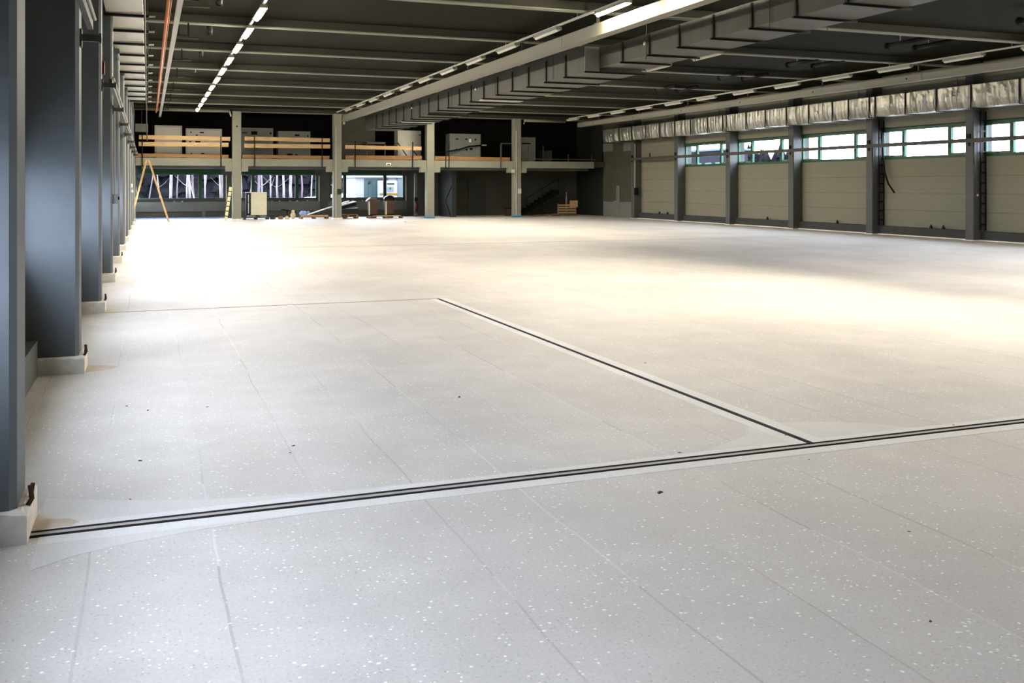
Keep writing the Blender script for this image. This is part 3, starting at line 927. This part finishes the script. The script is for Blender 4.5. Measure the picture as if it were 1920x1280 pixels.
# left duct with bright underside
c = empty('air_duct', (-0.4, 30, 5.3))
tag(c, 'bright-bottomed sheet-metal air duct along the left column row', 'duct')
ls = [2.0 + 2.05 * k for k in range(20)]
for a, b in zip(ls[:-1], ls[1:]):
    box('duct_section', 'duct_silver', c, -0.76, -0.09, a + 0.008, b - 0.008, 5.30, 5.85)
for k, y in enumerate(ls):
    MB().box(-0.80, 0.02, y - 0.05, y + 0.05, 5.235, 5.285).build('hanger_bar', 'black_metal', c)
    if k > 6:
        MB().tube([(0.0, y, 5.26), (0.14, y, 5.27)], 0.02, 6).build('stub', 'white_metal', c)
for y in G[3:11]:
    MB().tube([(0.0, y, 5.26), (0.0, y, 6.03)], 0.01, 5).build('rod', 'rail_paint', c)
t = MB().tube([(-0.055, 3, 5.205), (-0.055, 15, 5.2), (-0.055, 30, 5.205), (-0.055, 40.9, 5.2), (-0.05, 41.2, 5.15), (-0.04, 41.25, 4.4), (-0.02, 41.25, 3.7)], 0.022, 6).build('cable_bundle', 'rail_paint', None, True)
tag(t, 'grey cable bundle along the left duct, dropping down at its far end', 'cable')
t = box('junction_duct', 'grey_paint', None, -0.62, 0.0, 55.05, 55.6, 4.80, 5.22)
tag(t, 'grey box duct end above the leftmost guard rail', 'duct')
MB().tube([(-0.3, 55.4, 5.22), (-0.3, 55.4, ZD)], 0.012, 5).build('rod', 'rail_paint', t)
box('collar', 'rail_paint', t, -0.64, 0.02, 55.25, 55.3, 4.78, 5.24)

# side rail on the left brackets: three lengths
for nm, y0, y1 in (('nearest', 4.0, 10.6), ('second', 16.2, 20.4), ('farthest', 20.5, 53.0)):
    t = MB().bar((-0.54, y0, 3.52), (-0.54, y1, 3.52), 0.05, 0.09).build('side_rail', 'rail_paint')
    tag(t, 'steel rail length on the left column brackets, %s one' % nm, 'rail', 'rail lengths on the left columns')
    MB().tube([(-0.5, y0, 3.585), (-0.5, y1, 3.585)], 0.02, 6).build('conduit', 'white_metal', t)
t = empty('side_rail', (26.72, 35, 3.43))
tag(t, 'dark rail running past the high windows across the right columns', 'rail')
for a, b in zip(G[6:12], G[7:13]):
    MB().box(26.68, 26.76, a + 0.004, b - 0.004, 3.42, 3.56).build('rail_length', 'rail_paint', t)
for y in (28.9, 48.6):
    MB().box(26.70, 26.74, y - 0.03, y + 0.03, 3.56, 3.79).build('lug', 'black_metal', t)

# orange pipe and white trunking
t = MB().tube([(0.40, 6, 5.72), (0.40, 53.3, 5.72)], 0.035, 8).build('orange_pipe', 'orange_pipe', None, True)
tag(t, 'orange pipe running under the ceiling beside the left duct', 'pipe')
for y in G[3:13]:
    if y < 53:
        MB().tube([(0.40, y, 5.755), (0.40, y, 6.03)], 0.01, 5).build('hanger', 'black_metal', t)
MB().tube([(0.46, 6, 5.76), (0.46, 53.3, 5.76)], 0.015, 6).build('thin_pipe', 'timber_brown', t)
c = empty('white_trunking', (0.62, 30, 5.58))
tag(c, 'white cable trunking running under the ceiling beside the orange pipe', 'trunking')
yy = [5.0, 16.0, 27.5, 39.0, 55.0]
for a, b in zip(yy[:-1], yy[1:]):
    box('section', 'white_metal', c, 0.555, 0.665, a + 0.01, b - 0.01, 5.60, 5.68)
for y in G[3:13]:
    MB().box(0.70, 0.74, y - 0.18, y - 0.14, 5.70, 6.03).box(0.56, 0.98, y - 0.18, y - 0.14, 5.685, 5.72).box(0.94, 0.98, y - 0.18, y - 0.14, 5.72, 6.03).build('hanger', 'black_metal', c)
    if y < 50:
        MB().tube([(0.7, y + 2.2, 5.98), (1.32, y + 2.2, 5.98)], 0.016, 6).tube([(0.76, y + 2.2, 5.98), (0.76, y + 2.2, ZD)], 0.01, 5).build('arm', 'rail_paint', c)

# pale bars under the far roof beam; the left one imitates its lit face
t = MB().tube([(-0.1, 55.0, 6.02), (4.2, 55.0, 6.02)], 0.09, 8).build('pale_bar', 'channel', None, True)
tag(t, 'pale bar imitating the lit beam face in the far left bay', 'pipe')
MB().tube([(4.2, 55.0, 6.0), (4.27, 54.95, 5.72)], 0.04, 6).build('outlet', 'white_metal', t)
t = MB().tube([(21.55, 55.0, 5.92), (24.3, 55.0, 5.92)], 0.09, 8).build('pale_bar', 'channel', None, True)
tag(t, 'pale horizontal pipe under the roof right of the rightmost gallery column', 'pipe')
MB().tube([(21.6, 55.0, 5.9), (21.5, 54.95, 5.7)], 0.03, 6).build('outlet', 'white_metal', t)

# black vent pipes hung under the deck
for k, y in enumerate((18.1, 22.7, 27.45, 31.65, 36.55)):
    for j, x in enumerate((20.4, 21.45)):
        t = MB().tube([(x, y, 6.03), (x + 0.02, y - 1.55, 6.06)], 0.07, 10).build('black_pipe', 'black_metal', None, True)
        tag(t, '%s black pipe of the %s pair from the camera, under the right ceiling' % (('left', 'right')[j], ORD[k]), 'pipe', 'black pipe pairs under the right ceiling')
        MB().tube([(x, y + 0.05, 6.03), (x, y - 0.02, 6.03)], 0.1, 10).build('flange', 'black_rubber', t)
        MB().tube([(x, y - 0.5, 6.1), (x, y - 0.5, ZD)], 0.015, 5).build('hanger', 'white_metal', t)
for k, (x, y) in enumerate(((1.5, 22.5), (1.55, 26.9), (1.55, 31.5), (1.55, 36.4))):
    t = MB().tube([(x, y, 6.0), (x - 0.03, y - 0.25, 6.12), (x - 0.03, y - 0.26, ZD)], 0.075, 10).build('black_pipe', 'black_metal', None, True)
    tag(t, 'short black pipe under the left ceiling, %s from the camera' % ORD[k], 'pipe', 'short black pipes left of the lit lamps')
    MB().tube([(x, y + 0.03, 5.99), (x, y, 6.0)], 0.085, 10).build('rim', 'black_metal', t)

# cable ladders and loose cable on the right columns
for i, y in enumerate((25.62, 30.6)):
    c = empty('cable_ladder', (27.15, y, 0.33))
    tag(c, 'dark upright cable ladder beside the right-wall column, %s from the right edge' % ORD[i], 'cable ladder', 'cable ladders on the right columns')
    y -= 0.0
    for x in (27.04, 27.27):
        MB().box(x - 0.02, x + 0.02, y - 0.04, y, 0.36, 4.5).build('side_bar', 'black_metal', c)
    for k in range(11):
        z = 0.55 + 0.36 * k
        MB().box(27.06, 27.25, y - 0.03, y - 0.01, z, z + 0.05).build('rung', 'black_metal', c)
t = MB().tube([(27.1, 30.5, 4.0), (27.1, 30.42, 3.2), (27.08, 30.33, 2.5), (27.07, 30.1, 2.0), (27.07, 29.77, 1.65)], 0.035, 8).build('hanging_cable', 'black_rubber', None, True)
tag(t, 'thick black cable end hanging in a curve over the beige panels', 'cable')

# ------------------------------------------------------------------ things standing under the gallery
# A-frame wooden ladder
c = empty('step_ladder', (0.1, 54.5, 0))
tag(c, 'tall wooden folding step ladder opened at the left end of the gallery', 'ladder')
for dy in (-0.22, 0.22):
    for p0, p1 in (((1.05, 54.5 + dy * 1.3, 0.0), (0.05, 54.5 + dy * 0.8, 3.3)), ((-0.55 - 0.30, 54.5 + dy * 1.3, 0.0), (-0.05, 54.5 + dy * 0.8, 3.32))):
        MB().bar(p0, p1, 0.05, 0.09, up=(1, 0, 0)).build('stile', 'ladder_wood', c)
for k in range(1, 10):
    z = 3.3 * k / 10
    for sx in (1.05, -0.85):
        x = sx + (0.05 * (1 if sx > 0 else -1) - sx) * k / 10
        MB().bar((x, 54.5 - 0.25, z), (x, 54.5 + 0.25, z), 0.05, 0.025).build('rung', 'ladder_wood', c)
# striped sectional staff leaning at the first gallery column
c = empty('striped_ladder', (4.1, 54.95, 0))
tag(c, 'short cream and black banded ladder leaning against the leftmost gallery column', 'ladder')
p0, p1 = Vector((3.98, 54.85, 0.0)), Vector((4.26, 55.0, 1.88))
for k in range(7):
    a, b = p0.lerp(p1, k / 7 + 0.012), p0.lerp(p1, (k + 1) / 7 - 0.012)
    MB().bar(a, b, 0.1, 0.15, up=(1, 0, 0)).build('section', 'staff_cream', c)
    MB().bar(p0.lerp(p1, (k + 1) / 7 - 0.012), p0.lerp(p1, min(1, (k + 1) / 7 + 0.012)), 0.11, 0.16, up=(1, 0, 0)).build('band', 'black_rubber', c)
# cream cabinet on a pallet
c = empty('appliance', (5.85, 57.0, 0.24))
tag(c, 'cream appliance cabinet with dark open side standing on a pallet', 'appliance')
box('body', 'fridge_cream', c, 5.5, 6.38, 56.7, 57.4, 0.26, 1.53)
MB().box(5.25, 5.48, 56.75, 57.4, 0.26, 1.5).build('side_housing', 'black_metal', c)
box('side_panel', 'cabinet', c, 5.34, 5.4, 56.74, 56.75, 0.35, 1.42)
box('top_cap', 'fridge_cream', c, 5.25, 6.38, 56.72, 57.4, 1.53, 1.56)
for z in (0.95,):
    box('latch', 'black_metal', c, 5.33, 5.41, 56.73, 56.74, z, z + 0.04)


def pallet(label, x0, x1, y0, y1, z0=0.0, m='timber_brown'):
    c = empty('pallet', ((x0 + x1) / 2, (y0 + y1) / 2, z0))
    tag(c, label, 'pallet', 'timber pallets under the gallery')
    for i in range(3):
        xx = x0 + (x1 - x0 - 0.12) * i / 2
        MB().box(xx, xx + 0.12, y0, y1, z0, z0 + 0.09).build('runner', m, c)
    n = 5
    for i in range(n):
        yy = y0 + (y1 - y0 - 0.12) * i / (n - 1)
        MB().box(x0, x1, yy, yy + 0.12, z0 + 0.09, z0 + 0.115).build('board', m, c)
    return c


pallet('dark pallet under the cream appliance cabinet', 5.1, 6.5, 56.6, 57.5, 0.0, 'rust').location
box('packer', 'cabinet_dull', bpy.data.objects['pallet'], 5.35, 5.75, 56.62, 57.4, 0.12, 0.24)
box('packer', 'cabinet_dull', bpy.data.objects['pallet'], 6.0, 6.35, 56.62, 57.4, 0.12, 0.24)
pallet('long low pallet left of the second gallery column', 8.3, 9.9, 56.6, 57.5)
pallet('pallet right behind the second gallery column', 10.2, 11.6, 56.3, 57.3)
pallet('second pallet layer right behind the second gallery column', 10.4, 11.6, 56.4, 57.3, 0.12)
pallet('long low pallet in front of the two brown bins', 12.2, 14.3, 56.3, 57.0)


def boards(label, p0, p1, w, t, m, cat='board'):
    o = MB().bar(p0, p1, w, t).build('loose_board', m)
    tag(o, label, cat, 'boards lying under the gallery')
    box_end = MB().bar(Vector(p1) - (Vector(p1) - Vector(p0)).normalized() * 0.04, p1, w * 1.02, t * 1.05)
    box_end.build('end_face', 'timber_brown', o)
    return o


boards('long pale board leaning up towards the second gallery column', (8.7, 57.2, 0.20), (11.3, 57.6, 1.02), 0.25, 0.05, 'cabinet')
t = MB().bar((10.4, 57.3, 0.55), (11.6, 57.5, 0.86), 0.6, 0.2).build('foam_slab', 'black_rubber')
tag(t, 'black slab under the leaning board beside the second gallery column', 'slab')
MB().bar((10.4, 57.28, 0.665), (11.6, 57.48, 0.985), 0.6, 0.04).build('top_sheet', 'white_metal', t)
t = MB().bar((10.35, 57.3, 0.40), (11.75, 57.3, 0.46), 0.7, 0.22).build('foam_slab', 'bag_black')
tag(t, 'black slab lying flat on the pallet beside the second gallery column', 'slab')
MB().bar((10.35, 57.3, 0.525), (11.75, 57.3, 0.585), 0.6, 0.03).build('edge', 'dark_paint', t)
boards('rough brown beam lying on the long pallet left of the second column', (8.31, 56.72, 0.17), (9.9, 56.72, 0.17), 0.12, 0.1, 'timber')
boards('pale plank lying on the pallet in front of the bins', (12.5, 56.5, 0.137), (14.2, 56.7, 0.137), 0.14, 0.04, 'timber')
boards('short white block on the pallet left of the second column', (9.45, 57.0, 0.16), (9.75, 57.0, 0.16), 0.14, 0.08, 'cabinet')
t = MB().bar((7.3, 57.6, 0.55), (7.8, 57.6, 0.47), 0.1, 0.06).build('dark_bar', 'black_metal')
tag(t, 'short black bar standing out in front of the second window', 'bar')
MB().box(7.62, 7.68, 57.57, 57.63, 0.0, 0.48).build('stand', 'black_metal', t)
# crumpled bag and soft toy-like bundle
t = MB().blob((8.5, 56.98, 0.31), 0.27, 0.18, 0.15, 10, 7, 0.18).build('plastic_bag', 'plastic_blue', None, True)
tag(t, 'crumpled pale blue plastic bag on the pallet', 'bag')
MB().blob((8.78, 56.98, 0.37), 0.09, 0.08, 0.09, 8, 5, 0.2).build('knot', 'plastic_blue', t, True)
t = MB().blob((7.86, 56.7, 0.2), 0.16, 0.14, 0.2, 10, 7, 0.12).build('cloth_bundle', 'plush_cream', None, True)
tag(t, 'cream cloth bundle standing beside the blue plastic bag', 'bundle')
MB().blob((7.86, 56.68, 0.44), 0.11, 0.1, 0.1, 8, 6, 0.08).build('knot', 'plush_cream', t, True)
for k, (x, z, r) in enumerate(((7.15, 0.08, 0.12), (7.52, 0.07, 0.09), (6.72, 0.06, 0.11))):
    t = MB().blob((x, 56.7, z), r * 1.3, r, z + 0.03, 9, 6, 0.25).build('rubble_lump', ('timber_brown', 'plush_cream', 'rust')[k], None, False)
    tag(t, ('brown', 'cream', 'rusty')[k] + ' lump of rubble on the floor between appliance and blue bag', 'rubble')
    MB().blob((x + r, 56.66, 0.03), r * 0.5, r * 0.4, 0.04, 7, 5, 0.2).build('chip', 'plush_cream', t)


# bins
def wheelie(label, x, y, bag):
    c = empty('waste_bin', (x, y, 0))
    tag(c, label, 'bin', 'brown bins under the third window')
    vs = [(x - 0.22, y - 0.22, 0.2), (x + 0.22, y - 0.22, 0.2), (x + 0.22, y + 0.22, 0.2), (x - 0.22, y + 0.22, 0.2),
          (x - 0.29, y - 0.28, 0.98), (x + 0.29, y - 0.28, 0.98), (x + 0.29, y + 0.3, 0.98), (x - 0.29, y + 0.3, 0.98)]
    MB().add(vs, [(3, 2, 1, 0), (4, 5, 6, 7), (0, 1, 5, 4), (1, 2, 6, 5), (2, 3, 7, 6), (3, 0, 4, 7)]).build('body', 'brown_bin', c)
    MB().box(x - 0.31, x + 0.31, y - 0.31, y + 0.32, 0.98, 1.03).build('rim', 'brown_bin', c)
    MB().box(x - 0.30, x - 0.24, y - 0.34, y - 0.29, 0.18, 0.98).build('pole', 'fridge_cream', c)
    for s in (-0.18, 0.18):
        MB().tube([(x + s - 0.03, y + 0.2, 0.1), (x + s + 0.03, y + 0.2, 0.1)], 0.1, 10).build('wheel', 'black_rubber', c)
    MB().box(x - 0.2, x + 0.2, y - 0.2, y - 0.1, 0.0, 0.2).build('foot', 'black_metal', c)
    if bag:
        MB().blob((x, y, 1.10), 0.36, 0.34, 0.24, 12, 8, 0.1).build('liner_bag', 'bag_black', c, True)
    else:
        MB().box(x - 0.3, x + 0.28, y + 0.0, y + 0.3, 1.03, 1.14).build('lid', 'brown_bin', c)
        MB().bar((x - 0.42, y - 0.1, 1.0), (x - 0.18, y - 0.1, 1.2), 0.3, 0.05).build('flap', 'white_metal', c)


wheelie('brown bin with open pale flap under the third window', 12.72, 57.6, False)
wheelie('brown bin stuffed with a black bag under the third window', 13.75, 57.6, True)
t = MB().tube([(15.8, 58.9, 0.28), (15.8, 58.9, 0.75), (15.8, 58.9, 0.82)], [0.075, 0.075, 0.03], 10).build('fire_extinguisher', 'red_paint', None, True)
tag(t, 'red fire extinguisher hanging on the post right of the third window', 'extinguisher')
MB().box(15.76, 15.84, 58.83, 58.95, 0.82, 0.92).build('valve', 'black_metal', t)
MB().tube([(15.84, 58.88, 0.86), (15.92, 58.86, 0.7), (15.88, 58.86, 0.4)], 0.014, 6).build('hose', 'black_rubber', t)
t = empty('service_post', (15.8, 59.1, 0))
tag(t, 'thin grey post with dark box behind the third gallery column', 'post')
MB().box(15.72, 15.88, 59.0, 59.16, 0.0, 2.7).build('post_tube', 'grey_paint', t)
MB().box(15.7, 15.9, 58.96, 59.0, 0.95, 1.2).build('box', 'black_metal', t)
# right corner: pallet crates and stair rail
c = empty('slatted_crate', (25.2, 57.2, 0))
tag(c, 'slatted timber crate standing in the dark right corner', 'crate')
for z in (0.16, 0.32, 0.48, 0.64):
    MB().box(24.62, 25.9, 56.9, 56.93, z, z + 0.09).build('slat', 'timber', c)
for x in (24.62, 25.2, 25.84):
    MB().box(x, x + 0.07, 56.93, 57.0, 0.0, 0.8).build('post', 'timber_brown', c)
MB().box(25.45, 26.0, 56.86, 56.9, 0.55, 0.98).build('panel', 'timber', c)
MB().box(24.62, 25.9, 57.0, 57.7, 0.10, 0.14).build('bottom', 'timber_brown', c)
t = MB().tube([(25.66, 57.9, 0.0), (25.66, 57.9, 1.2), (25.66, 57.9, 1.28), (25.66, 57.9, 1.45)], [0.07, 0.07, 0.03, 0.03], 10).build('gas_bottle', 'cabinet_dull', None, True)
tag(t, 'slim pale bottle standing up behind the slatted crate', 'bottle')
MB().tube([(25.66, 57.9, 1.45), (25.66, 57.9, 1.5)], 0.045, 8).build('cap', 'white_metal', t)
for k, (p0, p1) in enumerate((((22.9, 56.9, 0.05), (24.4, 57.0, 0.1)), ((22.8, 56.5, 0.03), (23.8, 56.6, 0.03)), ((23.95, 56.3, 0.03), (24.55, 56.6, 0.03)))):
    boards('scrap board on the floor left of the slatted crate, %s from the left' % ORD[k], p0, p1, 0.1, 0.05, 'timber_brown')
t = MB().tube([(22.6, 58.0, 0.94), (25.4, 58.0, 2.56)], 0.03, 6).build('stair_handrail', 'black_metal', None, True)
tag(t, 'dark sloping stair handrail in the shade under the gallery', 'handrail')
for f in (0.1, 0.5, 0.9):
    x = 22.6 + 2.8 * f
    z = 0.94 + 1.62 * f
    MB().tube([(x, 58.0, max(0.0, z - 0.95)), (x, 58.0, z)], 0.02, 6).build('baluster', 'black_metal', t)
c = empty('concrete_stair', (24, 58.5, 0))
tag(c, 'dark stair flight rising behind the sloping handrail', 'stair')
for k in range(10):
    MB().box(22.4 + 0.28 * k, 22.4 + 0.28 * (k + 1), 58.06, 59.0, 0.0 if k == 0 else 0.16 * k - 0.1, 0.165 * (k + 1)).build('step', 'dark_wall', c)
t = MB().tube([(17.3, 56.4, 0.03), (16.9, 56.2, 1.0), (17.5, 56.9, 1.9)], 0.03, 6).build('dark_hose', 'black_rubber', None, True)
tag(t, 'dark leaning hose right of the third gallery column', 'hose')
t = box('dark_crate', 'rust', None, 19.4 + 2.0, 22.1, 57.6, 58.0, 0.0, 0.45)
tag(t, 'dark low crate in the shade left of the stair', 'crate')
box('lid', 'dark_wall', t, 21.37, 22.13, 57.58, 58.0, 0.45, 0.49)

# crumbs on the floor
CR = [(2.63, 8.31, .05), (2.97, 5.28, .06), (0.48, 8.7, .03), (0.0, 8.75, .035), (-0.17, 8.98, .03), (-0.05, 7.16, .035), (1.0, 7.18, .03), (0.95, 7.0, .02), (4.0, 3.42, .03),
      (3.2, 3.3, .025), (3.92, 4.2, .02), (1.33, 3.28, .045), (4.3, 5.55, .02), (4.55, 6.15, .025), (5.9, 5.1, .03), (5.0, 9.2, .03), (6.0, 5.95, .03), (3.55, 6.02, .03), (-0.1, 6.3, .02), (12.8, 50.0, .12), (13.3, 50.1, .1)]
crumb = MB().add([(-.5, -.25, 0), (.45, -.3, 0), (.5, .2, 0), (-.1, .35, 0), (-.3, -.1, .3), (.25, -.12, .25), (.2, .12, .28)],
                 [(3, 2, 1, 0), (0, 1, 5, 4), (1, 2, 6, 5), (2, 3, 6), (3, 0, 4), (4, 5, 6), (3, 4, 6)]).build('floor_crumb', 'rust')
for k, (x, y, s) in enumerate(CR):
    o = crumb if k == 0 else crumb.copy()
    if k:
        COL.objects.link(o)
    o.location = (x, y, 0.0)
    o.scale = (s, s * 0.8, s * 0.5)
    o.rotation_euler = (0, 0, random.uniform(0, 6))
    tag(o, 'small dark crumb lying on the pale floor', 'debris', 'dark crumbs scattered on the floor')

# ------------------------------------------------------------------ outside
gnd = box('ground_outside', 'snow', None, -150, 250, -80, 260, -0.9, -0.3)
tag(gnd, 'snowy ground outside', kind='structure')
# dark forest bank behind the far windows
vs, fs = [], []
nx, ny = 40, 8
for i in range(nx + 1):
    for j in range(ny + 1):
        x = -25 + 70 * i / nx
        y = 98 + 30 * j / ny
        vs.append((x, y, -0.4 + 7.0 * (j / ny) ** 0.7 + random.uniform(-0.25, 0.25) * (j > 0)))
for i in range(nx):
    for j in range(ny):
        a = i * (ny + 1) + j
        fs.append((a, a + ny + 1, a + ny + 2, a + 1))
t = MB().add(vs, fs).build('forest_bank', 'litter')
tag(t, 'dark wooded bank outside the far windows', kind='structure')


def conifer(mb, x, y, z0, h, r):
    mb.tube([(x, y, z0), (x, y, z0 + h * 0.3)], r * 0.1, 5, cap=False)
    n = 7
    for lv in range(4):
        zb = z0 + h * (0.12 + 0.21 * lv)
        zt = z0 + h * (0.45 + 0.185 * lv)
        rr = r * (1 - 0.21 * lv)
        ph = random.uniform(0, 1)
        base = [(x + rr * math.cos(2 * math.pi * (k + ph) / n) * random.uniform(0.8, 1.2), y + rr * math.sin(2 * math.pi * (k + ph) / n) * random.uniform(0.8, 1.2), zb + random.uniform(-.2, .2)) for k in range(n)]
        mb.add(base + [(x, y, zt)], [(k, (k + 1) % n, n) for k in range(n)])


mb = MB()
for k in range(170):
    x = random.uniform(-14, 32)
    y = random.uniform(92, 116)
    if x > 10 and y < 100:
        continue
    conifer(mb, x, y, -0.4 + max(0, (y - 98) / 30) * 5, random.uniform(4, 8), random.uniform(0.9, 1.6))
tag(mb.build('spruce_thicket', 'conifer'), 'dense dark spruce thicket outside the far windows', 'thicket', kind='stuff')

TREES = [(-0.62, 72, .055, .25), (-0.3, 74, .05, -.2), (0.15, 78, .07, .25), (1.0, 76, .06, -.15), (1.10, 84, .05, .0), (1.63, 78, .16, .02), (2.05, 90, .12, 0), (2.2, 77, .065, .0), (2.98, 78, .14, .0), (3.22, 79, .12, -.05),
         (3.45, 74, .06, -.42), (3.75, 86, .08, .1), (4.15, 77, .09, .02), (5.0, 86, .14, .0), (5.35, 78, .17, .0), (4.95, 92, .1, 0), (6.82, 78, .09, 0), (7.55, 77, .09, .15), (8.15, 78, .16, 0), (8.4, 80, .1, 0), (9.15, 84, .1, 0), (9.55, 77, .06, 0),
         (9.85, 90, .15, 0), (10.35, 88, .16, 0), (10.6, 78, .18, 0), (11.15, 79, .1, .02), (12.1, 90, .12, 0), (12.6, 84, .09, .05), (13.6, 88, .12, 0), (15.0, 86, .1, 0), (15.4, 94, .12, 0)]
seen = {}
TREES = sorted(((x + (y - 78) * 0.10, y, r * 0.72, lean) for x, y, r, lean in TREES), key=lambda q: q[0] / q[1])
for k, (x, y, r, lean) in enumerate(TREES):
    wi = [i for i, (a, b, c) in enumerate(FW) if a - 0.1 < x * 60 / y < b + 0.1]
    if not wi:
        continue
    seen[wi[0]] = seen.get(wi[0], 0) + 1
    pts = [(x, y, -0.4)]
    px = x
    for j in range(1, 9):
        px = x + lean * (j * 1.1 - 1.8) * 0.55 + random.uniform(-0.05, 0.05)
        pts.append((px, y + random.uniform(-.04, .04), -0.4 + 1.1 * j))
    pts[0] = (x + lean * -1.8 * 0.55, y, -0.4)
    t = MB().tube(pts, [r * (1 - 0.05 * j) for j in range(9)], 7).build('birch_tree', 'bark_pink' if k % 4 == 2 or r > .155 else 'bark', None, True)
    tag(t, 'bare pale tree trunk outside the %s far window, %s from its left edge' % (ORD[wi[0]], ORD[seen[wi[0]] - 1]), 'tree', 'bare trees outside the far windows')
    mb = MB()
    for q in range(4):
        j = random.randint(2, 7)
        a = random.uniform(0, 6.28)
        b0 = Vector(pts[j])
        mb.tube([b0, b0 + Vector((math.cos(a) * 0.5, math.sin(a) * 0.3, 0.3)), b0 + Vector((math.cos(a) * 1.1, math.sin(a) * 0.6, 0.9))], [r * 0.3, r * 0.22, r * 0.1], 5)
    mb.build('branches', 'bark', t)

# snow bank and white-teal outbuilding
vs, fs = [], []
for i in range(13):
    for j in range(7):
        x = 11.2 + 4.4 * i / 12
        y = 75 + 3.4 * j / 6
        vs.append((x, y, -0.35 + (1.3 + 0.45 * (i / 12)) * math.sin(math.pi * min(1, j / 6 * 0.6 + 0.0)) + random.uniform(-.03, .03)))
for i in range(12):
    for j in range(6):
        a = i * 7 + j
        fs.append((a, a + 7, a + 8, a + 1))
tag(MB().add(vs, fs).build('snow_bank', 'snow', None, True), 'white snow bank outside the second and third far windows', 'snow bank')
c = empty('outbuilding', (18.5, 80, -0.3))
tag(c, 'white outbuilding with a teal gate outside the third far window', 'building')
MB().box(15.85, 20.8, 78.1, 83, -0.3, 2.62).build('wall', 'shed_white', c)
MB().box(15.7, 21.0, 77.8, 83.3, 2.62, 3.1).build('fascia', 'shed_white', c)
for i in range(6):
    x = 16.54 + 0.33 * i
    box('gate_board', 'teal_door', c, x + 0.006, x + 0.324, 78.03, 78.1, -0.3, 2.5)
box('pilaster', 'shed_grey', c, 19.3, 19.75, 77.95, 78.1, -0.3, 2.62)
MB().tube([(16.9, 78.03, 2.1), (16.95, 77.95, 2.2), (17.05, 77.95, 2.3)], 0.08, 6).build('gate_lamp', 'black_metal', c)
c = empty('box_van', (18.6, 76.8, -0.3))
tag(c, 'white vehicle rear with dark grille and yellow bumper before the outbuilding', 'vehicle')
MB().box(17.55, 18.95, 76.6, 77.7, 0.9, 2.35, ch=0.05).build('body', 'shed_white', c)
for i in range(3):
    box('grille', 'black_metal', c, 18.1, 18.7, 76.57, 76.6, 2.02 + 0.05 * i, 2.055 + 0.05 * i)
box('rear_window', 'shed_grey', c, 18.1, 18.65, 76.56, 76.6, 1.45, 1.85)
box('mark', 'black_metal', c, 18.3, 18.42, 76.54, 76.56, 1.65, 1.8)
box('bumper', 'yellow_bar', c, 17.5, 19.0, 76.5, 76.62, 1.2, 1.34)
for x in (17.8, 18.7):
    MB().tube([(x - 0.1, 77.2, 0.2), (x + 0.1, 77.2, 0.2)], 0.5, 12).build('wheel', 'black_rubber', c)
MB().box(17.6, 18.9, 76.7, 77.6, 0.3, 0.9).build('chassis', 'teal_door', c)

# seen through the high right-hand windows
c = empty('outbuilding', (64, 96, -0.3))
tag(c, 'long dark flat-roofed building outside the farthest high windows', 'building')
MB().box(60, 63, 92, 108, -0.3, 5.9).build('wall', 'shed_roof', c)
MB().box(59.6, 63.4, 91.6, 108.4, 5.9, 6.1).build('roof', 'shed_grey', c)
for k in range(7):
    box('window', 'shed_grey', c, 59.96, 60, 92.6 + 2.1 * k, 93.9 + 2.1 * k, 3.2, 4.6)
mb = MB()
for k in range(110):
    y = random.uniform(123, 142)
    conifer(mb, random.uniform(84, 96), y, -0.3, random.uniform(6.3, 9.0), random.uniform(1.4, 2.2))
tag(mb.build('spruce_belt', 'conifer'), 'dark tree belt outside the second farthest high window', 'trees', kind='stuff')
